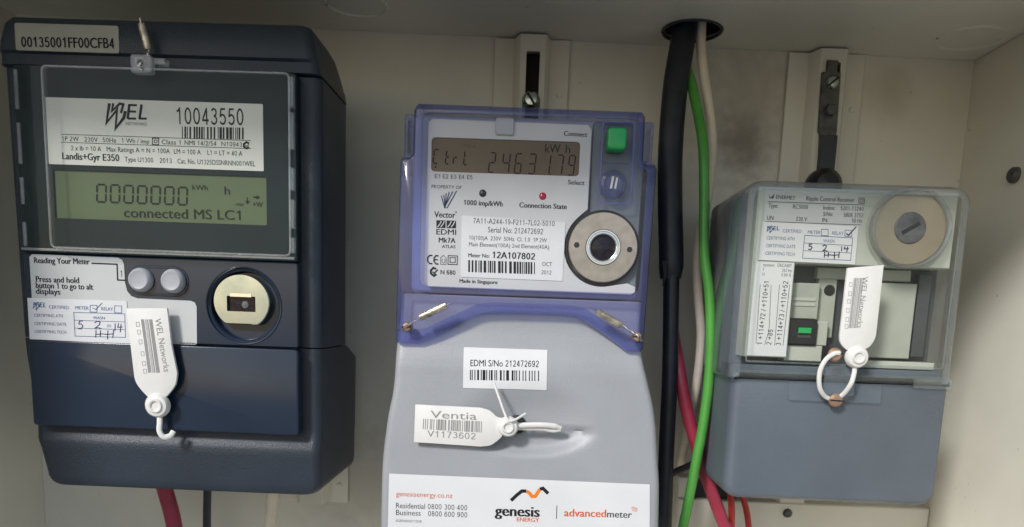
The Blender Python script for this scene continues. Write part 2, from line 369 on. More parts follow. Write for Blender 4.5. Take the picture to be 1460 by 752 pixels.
INK = {
 'id_plate': [
  ('t','00135001FF00CFB4',-235.43,111.62,-193.0,112.23,4.33,0.25,'black'),
 ],
 'rating_label': [
  ('s',[(-195.97,88.38),(-197.71,79.79),(-192.56,85.74),(-193.65,77.5),(-189.59,82.22),(-188.74,85.23)],1.39,'black'),
  ('s',[(-194.21,88.44),(-194.98,85.05),(-191.31,88.33),(-189.56,88.1),(-190.86,84.3)],1.07,'black'),
  ('s',[(-186.75,88.18),(-187.84,81.89)],1.17,'black'),
  ('s',[(-186.87,87.89),(-183.29,87.9)],0.91,'black'),
  ('s',[(-187.29,85.09),(-183.87,85.09)],0.91,'black'),
  ('s',[(-187.94,81.98),(-183.89,82.06)],0.91,'black'),
  ('s',[(-181.15,88.35),(-182.33,82.05)],1.17,'black'),
  ('s',[(-182.64,82.14),(-179.0,82.21)],0.91,'black'),
  ('t','NETWORKS',-188.76,79.16,-179.02,79.09,1.33,0,'grey'),
  ('t','10043550',-165.04,80.26,-134.32,80.65,7.32,0,'black'),
  ('b',[(-162.81,79.26),(-134.34,79.68),(-134.43,74.47),(-162.96,74.19)],74,3,'black'),
  ('s',[(-219.2,74.16),(-131.04,74.11)],0.23,'black'),
  ('s',[(-219.39,70.64),(-131.1,70.6)],0.23,'black'),
  ('t','1P 2W',-218.8,71.27,-210.96,71.27,2.0,0,'black'),
  ('t','230V',-208.34,71.27,-202.14,71.27,2.0,0,'black'),
  ('t','50Hz',-199.85,71.27,-193.56,71.27,2.0,0,'black'),
  ('t','1 Wh / imp',-190.95,71.26,-178.21,71.26,2.0,0,'black'),
  ('t','Class 1',-172.48,71.26,-163.7,71.25,2.0,0,'black'),
  ('t','NMI 14/2/54',-161.81,71.25,-147.13,71.25,2.0,0,'black'),
  ('t','N10943',-144.73,71.25,-135.23,71.24,2.0,0,'black'),
  ('s',[(-176.62,73.76),(-173.69,73.76),(-173.88,70.98),(-176.81,70.98),(-176.62,73.76)],0.33,'black'),
  ('s',[(-175.83,72.99),(-174.57,72.99),(-174.64,71.81),(-175.91,71.81),(-175.83,72.99)],0.27,'black'),
  ('s',[(-131.87,72.86),(-133.16,73.34),(-134.34,72.47),(-134.36,71.33),(-133.2,70.57),(-131.9,71.16)],0.87,'black'),
  ('s',[(-133.66,72.03),(-133.19,71.43),(-131.88,72.39)],0.33,'black'),
  ('t','2 x Ib = 10 A',-214.76,67.22,-200.76,67.22,2.1,0,'black'),
  ('t','Max Ratings A = N = 100A',-198.17,67.22,-168.74,67.22,2.1,0,'black'),
  ('t','LM = 100 A',-166.88,67.22,-154.38,67.21,2.1,0,'black'),
  ('t','L1 = LT = 40 A',-151.35,67.21,-135.08,67.21,2.1,0,'black'),
  ('t','Landis+Gyr E350',-219.02,63.14,-192.6,63.05,2.99,0.35,'black'),
  ('t','Type U1300',-189.98,63.04,-176.68,63.0,2.13,0,'black'),
  ('t','2013',-173.57,62.99,-168.09,62.97,2.13,0,'black'),
  ('t','Cat. No. U1325DSSNRNN001WEL',-165.32,62.96,-129.3,62.84,2.13,0,'black'),
 ],
 'lcd_left': [
  ('t','connected MS LC1',-191.74,38.12,-136.9,38.67,4.32,0.25,'lcd'),
  ('t','h',-144.06,49.9,-141.6,49.92,3.66,0.15,'lcd'),
  ('t','kWh',-159.23,51.59,-152.04,51.52,2.33,0.1,'lcd'),
  ('t','+W',-130.9,44.84,-126.32,44.83,2.33,0.1,'lcd'),
  ('s',[(-133.45,48.99),(-133.47,47.42)],0.53,'lcd'),
  ('p',[(-134.62,47.39),(-132.33,47.4),(-133.5,45.85)],'lcd'),
  ('s',[(-130.67,49.24),(-129.2,49.23)],0.73,'lcd'),
  ('p',[(-129.18,50.23),(-129.21,48.19),(-127.4,49.19)],'lcd'),
  ('t','-var',-139.41,45.09,-134.82,45.08,1.66,0.05,'lcd'),
 ],
 'seg_left': [
  (-203.97,44.68,4.539999999999992,8.42),
  (-197.57,44.68,4.519999999999982,8.42),
  (-191.17,44.67,4.47999999999999,8.42),
  (-184.78,44.67,4.460000000000008,8.42),
  (-178.4,44.67,4.439999999999998,8.41),
  (-172.01,44.67,4.409999999999997,8.41),
  (-165.64,44.67,4.389999999999986,8.4),
 ],
 'panel_label': [
  ('t','Reading Your Meter',-235.11,15.52,-208.59,15.8,2.66,0.3,'black'),
  ('s',[(-207.73,16.35),(-195.53,16.32),(-195.57,9.05),(-191.99,9.02)],0.6,'black'),
  ('t','1',-194.07,10.6,-193.47,10.59,2.99,0,'black'),
  ('t','Press and hold',-234.76,6.8,-214.1,6.89,2.66,0.3,'black'),
  ('t','button 1 to go to alt',-234.93,3.92,-207.51,4.09,2.66,0.3,'black'),
  ('t','displays',-235.09,1.16,-223.38,1.22,2.66,0.3,'black'),
  ('t','SHANGHAI',-166.78,-19.94,-159.35,-20.0,0.87,0.3,'black'),
 ],
 'cert_left': [
  ('s',[(-236.02,-2.81),(-236.62,-5.65),(-234.94,-3.68),(-235.33,-6.4),(-234.01,-4.84),(-233.72,-3.84)],0.43,'blue'),
  ('s',[(-235.45,-2.79),(-235.72,-3.91),(-234.52,-2.82),(-233.96,-2.9),(-234.4,-4.15)],0.33,'blue'),
  ('s',[(-233.06,-2.86),(-233.45,-4.94)],0.36,'blue'),
  ('s',[(-233.1,-2.96),(-231.96,-2.95)],0.28,'blue'),
  ('s',[(-233.26,-3.89),(-232.16,-3.88)],0.28,'blue'),
  ('s',[(-233.48,-4.91),(-232.18,-4.88)],0.28,'blue'),
  ('s',[(-231.27,-2.8),(-231.69,-4.88)],0.36,'blue'),
  ('s',[(-231.78,-4.85),(-230.62,-4.82)],0.28,'blue'),
  ('t','CERTIFIED',-229.04,-5.54,-219.44,-5.52,1.53,0,'blueprint'),
  ('t','METER',-216.3,-5.4,-209.89,-5.4,1.53,0.1,'blueprint'),
  ('t','RELAY',-203.82,-5.41,-198.23,-5.4,1.53,0.1,'blueprint'),
  ('t','CERTIFYING ATH',-236.35,-9.64,-222.6,-9.53,1.46,0,'blueprint'),
  ('t','CERTIFYING DATE',-236.52,-13.56,-221.12,-13.45,1.46,0,'blueprint'),
  ('t','CERTIFYING TECH',-236.61,-17.36,-221.32,-17.18,1.46,0,'blueprint'),
  ('s',[(-209.11,-3.23),(-205.81,-3.22),(-206.05,-6.39),(-209.36,-6.4),(-209.11,-3.23)],0.27,'blueprint'),
  ('s',[(-197.32,-3.06),(-193.95,-3.06),(-194.19,-6.29),(-197.56,-6.3),(-197.32,-3.06)],0.27,'blueprint'),
  ('s',[(-208.15,-4.38),(-206.51,-5.18),(-203.33,-2.0)],0.33,'penlight'),
  ('s',[(-217.22,-6.89),(-192.69,-6.68),(-192.75,-17.81),(-217.19,-18.1),(-217.22,-6.89)],0.27,'blueprint'),
  ('s',[(-217.24,-10.56),(-192.71,-10.48)],0.23,'blueprint'),
  ('s',[(-217.2,-14.3),(-192.73,-14.16)],0.23,'blueprint'),
  ('t','WASN',-208.07,-9.72,-202.33,-9.71,1.33,0.1,'blueprint'),
  ('t','20',-201.48,-13.32,-199.45,-13.31,1.33,0,'blueprint'),
  ('s',[(-212.96,-10.78),(-214.68,-10.97),(-215.07,-12.42)],0.37,'pen'),
  ('s',[(-215.07,-12.42),(-213.81,-12.17),(-213.08,-13.17),(-214.09,-14.65),(-215.64,-14.5)],0.37,'pen'),
  ('s',[(-207.43,-11.44),(-206.22,-10.65),(-204.68,-10.96),(-205.14,-12.29),(-207.55,-14.07),(-205.98,-13.63),(-204.06,-14.2)],0.37,'pen'),
  ('s',[(-197.47,-11.38),(-197.71,-14.87)],0.37,'pen'),
  ('s',[(-195.84,-11.32),(-196.32,-13.19),(-194.06,-12.88)],0.37,'pen'),
  ('s',[(-194.62,-11.51),(-195.2,-15.48)],0.37,'pen'),
  ('s',[(-206.84,-14.75),(-207.2,-18.38)],0.37,'pen'),
  ('s',[(-204.63,-14.91),(-205.06,-18.06)],0.37,'pen'),
  ('s',[(-207.13,-16.93),(-203.79,-16.56),(-201.95,-16.73),(-198.7,-16.37)],0.37,'pen'),
  ('s',[(-201.12,-14.78),(-201.5,-19.13)],0.37,'pen'),
  ('s',[(-198.33,-14.43),(-198.97,-18.31)],0.37,'pen'),
 ],
 'tag_left': [
  ('t','WEL Networks',-175.78,-8.43,-172.15,-33.2,2.94,0,'tagink'),
  ('b',[(-176.95,-8.64),(-182.58,-8.84),(-180.03,-33.84),(-174.17,-33.61)],36,5,'tagink'),
  ('s',[(-184.66,-10.38),(-183.26,-10.2),(-183.07,-12.08),(-184.47,-12.33),(-184.66,-10.38)],0.16,'tagink'),
  ('s',[(-184.14,-13.94),(-182.74,-13.76),(-182.55,-15.65),(-183.95,-15.89),(-184.14,-13.94)],0.16,'tagink'),
  ('s',[(-183.65,-18.5),(-182.25,-18.31),(-182.06,-20.21),(-183.46,-20.46),(-183.65,-18.5)],0.16,'tagink'),
  ('s',[(-182.87,-24.04),(-181.46,-23.86),(-181.27,-25.76),(-182.68,-26.01),(-182.87,-24.04)],0.16,'tagink'),
  ('s',[(-182.38,-28.64),(-180.97,-28.45),(-180.77,-30.36),(-182.19,-30.61),(-182.38,-28.64)],0.16,'tagink'),
  ('s',[(-182.01,-32.26),(-180.6,-32.07),(-180.41,-33.99),(-181.82,-34.24),(-182.01,-32.26)],0.16,'tagink'),
 ],
 'faceplate': [
  ('t','Connect',12.25,83.57,23.23,83.28,2.07,0.2,'black'),
  ('t','Select',15.28,61.62,23.03,61.49,2.07,0.2,'black'),
  ('t','E1',-47.93,62.38,-45.43,62.4,1.89,0.15,'grey'),
  ('t','E2',-44.08,62.39,-41.58,62.41,1.89,0.15,'grey'),
  ('t','E3',-40.23,62.41,-37.73,62.42,1.89,0.15,'grey'),
  ('t','E4',-36.38,62.42,-33.88,62.44,1.89,0.15,'grey'),
  ('t','E5',-32.54,62.43,-30.04,62.45,1.89,0.15,'grey'),
  ('t','PROPERTY OF',-49.4,57.78,-35.04,57.76,1.51,0.15,'grey'),
  ('s',[(-44.65,54.45),(-42.84,48.7)],0.45,'navy'),
  ('s',[(-43.48,54.81),(-42.61,48.7)],0.45,'navy'),
  ('s',[(-42.33,55.66),(-42.65,49.03)],0.45,'navy'),
  ('s',[(-40.85,56.35),(-42.54,50.0)],0.45,'navy'),
  ('s',[(-39.18,56.57),(-42.22,50.66)],0.45,'navy'),
  ('s',[(-37.36,56.95),(-41.84,48.73)],0.45,'navy'),
  ('t','1000 imp/kWh',-33.75,50.62,-15.32,50.45,2.27,0.3,'black'),
  ('t','Connection State',-7.31,50.33,15.22,50.25,2.27,0.3,'black'),
  ('t','Vector',-47.78,44.37,-37.77,44.39,2.75,0.2,'black'),
  ('s',[(-37.77,47.08),(-37.28,47.36),(-37.23,46.81),(-37.77,47.08)],0.17,'black'),
  ('p',[(-46.74,43.04),(-42.37,43.06),(-42.29,39.54),(-46.66,39.46)],'black'),
  ('p',[(-41.87,43.08),(-37.34,43.1),(-37.25,39.58),(-41.78,39.53)],'black'),
  ('s',[(-46.17,39.8),(-45.12,41.14),(-44.38,42.63)],0.45,'paper'),
  ('s',[(-44.65,39.85),(-43.61,41.19),(-42.87,42.69)],0.45,'paper'),
  ('s',[(-41.29,39.97),(-40.25,41.31),(-39.51,42.8)],0.45,'paper'),
  ('s',[(-39.61,40.02),(-38.57,41.36),(-37.83,42.86)],0.45,'paper'),
  ('t','EDMI',-46.6,36.45,-37.17,36.55,2.48,0.15,'black'),
  ('t','Mk7A',-45.37,32.76,-37.41,32.74,2.27,0.3,'black'),
  ('t','ATLAS',-43.76,30.22,-37.34,30.24,1.38,0.15,'black'),
  ('s',[(-48.31,26.43),(-49.6,26.49),(-50.56,25.36),(-50.53,23.71),(-49.52,22.59),(-48.23,22.56)],0.65,'black'),
  ('s',[(-45.36,26.37),(-46.55,26.46),(-47.51,25.3),(-47.47,23.65),(-46.47,22.56),(-45.28,22.54)],0.65,'black'),
  ('s',[(-47.49,24.51),(-45.66,24.51)],0.55,'black'),
  ('s',[(-44.26,22.44),(-44.33,25.58),(-43.01,26.78),(-41.69,25.57),(-41.62,22.43),(-44.26,22.44)],0.28,'grey'),
  ('s',[(-43.64,25.11),(-43.61,23.46),(-42.92,23.05),(-42.25,23.5),(-42.29,25.16)],0.28,'grey'),
  ('s',[(-40.7,26.66),(-36.24,26.67),(-36.26,22.57),(-40.73,22.56),(-40.7,26.66)],0.34,'black'),
  ('s',[(-39.73,25.81),(-37.23,25.81),(-37.24,23.53),(-39.75,23.52),(-39.73,25.81)],0.31,'black'),
  ('s',[(-46.42,20.21),(-47.78,20.66),(-49.01,19.29),(-48.81,17.8),(-47.36,16.85),(-46.19,17.72)],0.96,'black'),
  ('s',[(-48.08,18.82),(-47.39,18.01),(-45.56,19.91)],0.62,'black'),
  ('t','N 680',-44.16,17.73,-37.09,17.72,2.07,0.25,'black'),
  ('t','Made in Singapore',-34.9,14.13,-16.56,14.05,1.65,0.35,'black'),
 ],
 'serial_label': [
  ('t','7A11-A244-19-F211-7L02-5010',-29.0,42.22,9.76,42.13,2.41,0,'soft'),
  ('t','Serial No: 212472692',-21.87,38.22,4.41,38.18,2.55,0,'soft'),
  ('t','10(100)A  230V  50Hz  CI. 1.0  1P 2W',-30.8,34.55,6.42,34.52,1.86,0,'soft'),
  ('t','Main Element(100A) 2nd Element(40A)',-30.85,31.47,7.63,31.42,1.86,0,'soft'),
  ('t','Meter No:',-30.91,26.33,-20.81,26.32,1.79,0.2,'black'),
  ('t','12A107802',-19.26,26.28,0.96,26.19,3.03,0.35,'black'),
  ('b',[(-30.93,24.88),(1.95,24.97),(2.19,19.36),(-30.78,19.26)],80,11,'black'),
  ('t','OCT',4.71,23.42,9.43,23.39,1.86,0,'soft'),
  ('t','2012',4.54,19.51,9.27,19.48,1.86,0,'soft'),
 ],
 'barcode_label': [
  ('t','EDMI S/No 212472692',-28.26,-25.86,5.04,-25.08,3.07,0.05,'black'),
  ('b',[(-28.38,-27.64),(6.14,-26.82),(6.35,-31.81),(-28.24,-32.61)],78,23,'black'),
 ],
 'tag_centre': [
  ('t','Ventia',-46.41,-51.13,-23.95,-51.25,3.52,0,'tagink'),
  ('b',[(-49.8,-51.71),(-21.39,-51.84),(-21.39,-57.34),(-50.05,-56.88)],84,31,'tagink'),
  ('t','V1173602',-47.76,-60.48,-24.32,-60.84,3.08,0,'tagink'),
 ],
 'brand_label': [
  ('t','genesisenergy.co.nz',-63.0,-91.4,-34.96,-91.19,2.43,0,'orange'),
  ('t','Residential 0800 300 400',-62.92,-97.49,-27.49,-97.17,2.7,0,'dgrey'),
  ('t','Business',-62.87,-101.08,-50.57,-100.9,2.7,0,'dgrey'),
  ('t','0800 600 900',-46.86,-100.96,-27.38,-100.82,2.7,0,'dgrey'),
  ('t','IGEN800/1208',-62.82,-104.61,-50.05,-104.48,1.28,0,'grey'),
  ('t','genesis',-13.47,-99.17,8.35,-98.97,5.23,0.5,'black'),
  ('t','ENERGY',-2.58,-101.68,8.39,-101.56,2.03,0.3,'orange'),
  ('s',[(-5.92,-91.23),(-3.08,-88.26),(-0.74,-86.2),(1.51,-86.11)],1.69,'black'),
  ('s',[(1.51,-86.11),(3.11,-87.1),(4.38,-88.65),(5.94,-88.58),(7.08,-86.75),(8.04,-84.94)],1.69,'orangebright'),
  ('s',[(8.04,-84.94),(9.57,-84.34),(10.83,-85.53),(12.27,-86.89)],1.69,'black'),
  ('s',[(16.86,-92.74),(16.97,-99.53)],0.34,'dgrey'),
  ('t','advanced',20.75,-98.07,41.3,-97.68,3.78,0.3,'orange'),
  ('t','meter',41.92,-97.65,54.03,-97.48,3.38,0.2,'dgrey'),
  ('s',[(53.5,-92.22),(54.69,-91.81),(55.59,-92.48),(56.61,-92.26)],0.24,'orange'),
  ('s',[(53.73,-93.06),(54.74,-92.66),(55.64,-93.34),(56.65,-92.9)],0.24,'orange'),
  ('s',[(53.95,-93.91),(54.79,-93.52),(55.7,-94.19),(56.69,-93.54)],0.24,'orange'),
 ],
 'seg_label': [
  ('t','kW',3.79,75.91,11.04,75.89,3.79,0.05,'lcd'),
  ('t','h',13.51,75.97,15.65,75.97,3.44,0.05,'lcd'),
  ('t','TOU A',-34.91,76.85,-29.11,76.84,1.55,0,'lcdfaint'),
  ('s',[(6.72,66.36),(6.81,65.79)],0.69,'lcd'),
  ('s',[(-47.81,68.02),(-47.75,67.22)],0.76,'lcd'),
 ],
 'seg_centre': [
  ('C',-49.0,69.22,2.69,6.32),
  ('t',-43.17,69.16,2.0,6.29),
  ('r',-39.52,69.12,2.17,6.29),
  ('L',-34.53,69.06,1.98,6.29),
  ('2',-22.65,66.05,3.02,8.9),
  ('4',-16.34,66.04,3.66,8.92),
  ('6',-10.37,66.03,3.31,8.91),
  ('3',-4.07,66.02,3.61,8.92),
  ('1',3.89,66.01,2.42,8.88),
  ('7',9.19,66.0,3.22,8.9),
  ('9',14.81,66.0,3.2,8.89),
 ],
 'type_label': [
  ('t','ENERMET',114.94,59.03,124.01,58.81,1.75,0.15,'dgrey'),
  ('p',[(111.31,60.89),(112.43,59.47),(113.94,61.3),(113.8,59.03),(111.96,59.13)],'dgrey'),
  ('t','Ripple Control Receiver',129.34,58.73,152.16,58.64,2.03,0.1,'dgrey'),
  ('s',[(154.06,60.68),(156.65,60.68),(156.83,58.26),(154.24,58.26),(154.06,60.68)],0.31,'dgrey'),
  ('s',[(154.79,60.03),(156.09,60.02),(156.17,58.93),(154.88,58.93),(154.79,60.03)],0.24,'dgrey'),
  ('s',[(111.37,57.58),(156.98,57.54)],0.24,'dgrey'),
  ('s',[(110.74,48.35),(156.57,48.26)],0.24,'dgrey'),
  ('t','Type:',111.74,54.9,116.17,54.9,1.89,0.1,'dgrey'),
  ('t','RC5000',123.32,54.77,130.41,54.76,1.89,0.1,'dgrey'),
  ('t','Index:',137.7,54.79,143.35,54.79,1.89,0.1,'dgrey'),
  ('t','5201-13240',145.98,54.81,156.78,54.8,1.89,0.1,'dgrey'),
  ('t','S/No:',137.99,51.87,142.58,51.87,1.89,0.1,'dgrey'),
  ('t','5806 3752',147.72,51.75,156.9,51.74,1.89,0.1,'dgrey'),
  ('t','UN:',111.54,49.16,115.01,49.16,1.89,0.1,'dgrey'),
  ('t','230 V',125.38,49.1,130.59,49.1,1.89,0.1,'dgrey'),
  ('t','fN:',137.73,49.06,140.53,49.06,1.89,0.1,'dgrey'),
  ('t','50 Hz',151.88,49.21,156.7,49.21,1.89,0.1,'dgrey'),
 ],
 'cert_right': [
  ('s',[(112.17,46.25),(111.97,43.82),(113.33,45.51),(113.31,43.19),(114.39,44.52),(114.54,45.37)],0.44,'blue'),
  ('s',[(112.72,46.26),(112.61,45.31),(113.62,46.24),(114.17,46.18),(113.92,45.11)],0.34,'blue'),
  ('s',[(115.04,46.21),(114.94,44.43)],0.37,'blue'),
  ('s',[(115.02,46.12),(116.13,46.13)],0.29,'blue'),
  ('s',[(114.99,45.33),(116.05,45.34)],0.29,'blue'),
  ('s',[(114.91,44.46),(116.16,44.49)],0.29,'blue'),
  ('s',[(116.77,46.27),(116.64,44.49)],0.37,'blue'),
  ('s',[(116.54,44.51),(117.67,44.54)],0.29,'blue'),
  ('t','CERTIFIED',119.4,43.52,128.3,43.47,1.53,0,'blueprint'),
  ('t','METER',131.36,43.31,137.41,43.27,1.53,0,'blueprint'),
  ('t','RELAY',142.95,43.24,148.43,43.22,1.53,0,'blueprint'),
  ('t','CERTIFYING ATH',112.01,39.95,125.29,39.89,1.53,0,'blueprint'),
  ('t','CERTIFYING DATE',112.0,36.33,126.1,36.26,1.53,0,'blueprint'),
  ('t','CERTIFYING TECH',111.97,32.76,126.09,32.69,1.53,0,'blueprint'),
  ('t','WASN',138.98,39.5,144.4,39.47,1.53,0,'blueprint'),
  ('s',[(137.68,45.62),(140.92,45.6),(141.12,42.66),(137.88,42.68),(137.68,45.62)],0.28,'blueprint'),
  ('s',[(148.92,45.57),(152.09,45.56),(152.3,42.72),(149.12,42.73),(148.92,45.57)],0.28,'blueprint'),
  ('s',[(149.61,44.06),(150.83,43.22),(154.06,47.35)],0.52,'ink'),
  ('s',[(130.0,42.5),(152.95,42.08),(152.98,31.51),(129.98,31.77),(130.0,42.5)],0.28,'blueprint'),
  ('s',[(130.04,38.93),(152.99,38.47)],0.24,'blueprint'),
  ('s',[(130.04,35.34),(153.02,34.98)],0.24,'blueprint'),
  ('s',[(133.92,38.54),(132.65,38.42),(132.51,37.43)],0.45,'ink'),
  ('s',[(132.51,37.43),(133.43,37.6),(134.08,36.93),(133.47,35.92),(132.29,36.02)],0.45,'ink'),
  ('s',[(138.97,37.63),(139.71,38.27),(140.8,38.0),(140.64,36.91),(139.18,35.47),(140.22,35.81),(141.6,35.34)],0.45,'ink'),
  ('s',[(148.1,37.95),(148.26,35.61)],0.45,'ink'),
  ('s',[(149.7,38.01),(149.43,36.75),(151.61,36.98)],0.45,'ink'),
  ('s',[(150.91,37.9),(150.79,35.23)],0.45,'ink'),
  ('s',[(140.23,35.2),(140.36,32.35)],0.45,'ink'),
  ('s',[(142.09,35.07),(142.1,32.6)],0.45,'ink'),
  ('s',[(140.25,33.49),(142.98,33.77),(144.53,33.64),(147.19,33.92)],0.45,'ink'),
  ('s',[(144.99,35.17),(145.18,31.76)],0.45,'ink'),
  ('s',[(147.27,35.44),(147.19,32.4)],0.45,'ink'),
 ],
 'code_label': [
  ('t','system',111.55,27.4,116.96,27.26,1.47,0,'grey'),
  ('t','DECABIT',118.5,27.38,125.39,27.29,1.47,0,'grey'),
  ('t','283 Hz',120.88,25.0,125.47,24.96,1.47,0,'grey'),
  ('t','0.98 %',120.73,22.86,125.4,22.82,1.47,0,'grey'),
  ('t','f',111.54,25.13,112.09,25.12,1.4,0,'grey'),
  ('t','U',111.53,23.0,112.61,22.97,1.4,0,'grey'),
  ('t','1 +114+72 / +110+51',114.31,-10.35,115.1,20.05,2.44,0.05,'dgrey'),
  ('t','2 +85',118.76,-10.31,119.17,-2.94,2.44,0.05,'dgrey'),
  ('t','3 +114+73 / +110+52',123.4,-10.48,124.32,20.55,2.44,0.05,'dgrey'),
  ('s',[(111.36,-9.91),(110.96,18.56)],0.21,'dgrey'),
  ('s',[(115.52,-10.44),(117.14,-3.53),(116.19,18.75)],0.21,'dgrey'),
  ('s',[(120.48,-10.42),(120.24,18.89)],0.21,'dgrey'),
  ('s',[(124.59,-10.44),(125.13,19.07)],0.21,'dgrey'),
 ],
 'tag_right': [
  ('t','WEL Networks',154.37,23.32,154.11,-0.4,2.43,0,'tagink'),
  ('b',[(154.93,22.69),(150.07,22.52),(150.04,-0.72),(154.13,-0.57)],36,9,'tagink'),
  ('s',[(148.44,20.37),(149.75,20.35),(149.87,18.55),(148.57,18.57),(148.44,20.37)],0.17,'tagink'),
  ('s',[(148.55,16.17),(149.86,16.16),(149.98,14.35),(148.68,14.37),(148.55,16.17)],0.17,'tagink'),
  ('s',[(148.43,12.61),(149.74,12.59),(149.86,10.77),(148.56,10.79),(148.43,12.61)],0.17,'tagink'),
  ('s',[(148.38,8.38),(149.69,8.36),(149.81,6.54),(148.5,6.56),(148.38,8.38)],0.17,'tagink'),
  ('s',[(148.49,4.14),(149.8,4.12),(149.93,2.29),(148.61,2.31),(148.49,4.14)],0.17,'tagink'),
  ('s',[(148.5,0.86),(149.81,0.85),(149.94,-0.99),(148.62,-0.97),(148.5,0.86)],0.17,'tagink'),
 ],
}

def ink(key, y, parent):
    """all print of one label: one lettering mesh per ink"""
    by = {}; bars = {}; cnt = {}
    for it in INK[key]:
        if it[0] != 'b': cnt[it[-1]] = cnt.get(it[-1], 0)+1
    for it in INK[key]:
        kind = it[0]; col = it[-1]
        if kind == 'b': bars.setdefault(col, MB()).barcode(it[1], it[2], it[3], y); continue
        mb = by.setdefault((col, len(by)) if cnt[col] <= 3 else (col, -1), MB())
        if kind == 't': mb.text(it[1], *it[2:8], y)
        elif kind == 's': mb.stroke(it[1], it[2], (lambda x, z, yy=y: (yy(x, z) if callable(yy) else yy)-.02))
        elif kind == 'p': mb.tess([it[1]], y)
    for c, mb in by.items(): mb.build('lettering', 'ink_'+c[0], parent)
    for c, mb in bars.items(): mb.build('barcode', 'ink_'+c, parent)
SEGS = {'0': 'abcdef', '1': 'bc', '2': 'abged', '3': 'abgcd', '4': 'fgbc', '6': 'afgcde', '7': 'abc', '9': 'abcdfg', 'C': 'adef', 't': 'fged', 'r': 'ge', 'L': 'fed'}
def seven(mb, ch, x, z, w, h, y, t=.55, slant=.1):
    P7 = dict(a=((0, 1), (1, 1)), b=((1, 1), (1, .5)), c=((1, .5), (1, 0)), d=((0, 0), (1, 0)), e=((0, .5), (0, 0)), f=((0, 1), (0, .5)), g=((0, .5), (1, .5)))
    for c in SEGS[ch]:
        a, b = P7[c]; q = []
        for (u, v) in (a, b):
            q.append(Vector((x+u*w+slant*v*h, z+v*h)))
        d = (q[1]-q[0]).normalized()*t*.45
        mb.stroke([q[0]+d, q[1]-d], t, y-.01*(ord(c)-96))

# ------------------------------------------------------------------ the cabinet (setting)
XL, XR, YF, ZF = -305, 246, -215, -330
zc = lambda x: 155.9-.0173*x            # the top panel hangs a little lower on the right
bk = MB().box(XL-2, XR+2, 0, 3, ZF-2, 166); back_wall = struct(bk, 'cabinet_back_wall', 'back')
struct(MB().box(XL-3, XL, YF, -.3, ZF, zc(XL)-.5), 'cabinet_left_wall', 'wall')
right_wall = struct(MB().box(XR, XR+3, YF, -.3, ZF, zc(XR)-.3), 'cabinet_right_wall', 'wall')
struct(MB().box(XL-3, XR+3, YF, -.3, ZF-3, ZF-.3), 'cabinet_floor', 'wall')
HX, HY, HR = 81, -24, 16
cm = MB()
outer = [(XL-3, YF), (XR+3, YF), (XR+3, -.3), (XL-3, -.3)]; hole = circ(HX, HY, HR, 40)
for zo in (0, 2):
    pts = [Vector((p[0], p[1], 0)) for l in (outer, hole) for p in l]
    tr = tessellate_polygon([[Vector((p[0], p[1], 0)) for p in l] for l in (outer, hole)])
    cm.add([(p.x, p.y, zc(p.x)+zo) for p in pts], tr)
cm.loft([[(x, y, zc(x)) for x, y in hole], [(x, y, zc(x)+2) for x, y in hole]], False, False)
cm.loft([[(x, y, zc(x)) for x, y in outer], [(x, y, zc(x)+2) for x, y in outer]], False, False)
ceiling = struct(cm, 'cabinet_ceiling', 'wall')
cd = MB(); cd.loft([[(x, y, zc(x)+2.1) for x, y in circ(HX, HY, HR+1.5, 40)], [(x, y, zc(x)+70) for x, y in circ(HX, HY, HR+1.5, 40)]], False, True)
cd.build('hole_blackout', 'dark', ceiling)  # added closed dark tube, keeps daylight from entering through the ceiling hole
gp = [(HX+(HR-.4)*math.cos(2*math.pi*i/48), HY+(HR-.4)*math.sin(2*math.pi*i/48), zc(HX)-.2) for i in range(49)]
MB().tube(gp, .9, 8, False).build('grommet', 'cableblack', ceiling)
for (kx, ky) in ((225, -32), (-98, -38)):
    kp = [(kx+16*math.cos(2*math.pi*i/48), ky+16*math.sin(2*math.pi*i/48), zc(kx+16*math.cos(2*math.pi*i/48))+.1) for i in range(49)]
    MB().tube(kp, 1.0, 8, False).build('knockout_ring', 'wall', ceiling)
MB().lathe(0, 0, [(0.01, -3), (3.1, -3), (3.9, -2.2), (4.1, 0)], 24).build('bolt_tmp', 'galv')
bt = bpy.data.objects['bolt_tmp']; bme = bt.data; bpy.data.objects.remove(bt)
bolt = bpy.data.objects.new('bolt', bme); COL.objects.link(bolt); bolt.rotation_euler = (0, 0, R(-90)); bolt.location = (XR/1000, -.0512, .0799)
bolt['label'] = 'small dull grey round bolt head on the cabinet side wall beside the receiver'; bolt['category'] = 'bolt'
ground = MB(); ground.add([(-60000, -60000, -1500), (60000, -60000, -1500), (60000, 60000, -1500), (-60000, 60000, -1500)], [(0, 1, 2, 3)]); struct(ground, 'ground', 'bounce_paving')  # unseen grey ground sheet, added for bounce light into the cabinet

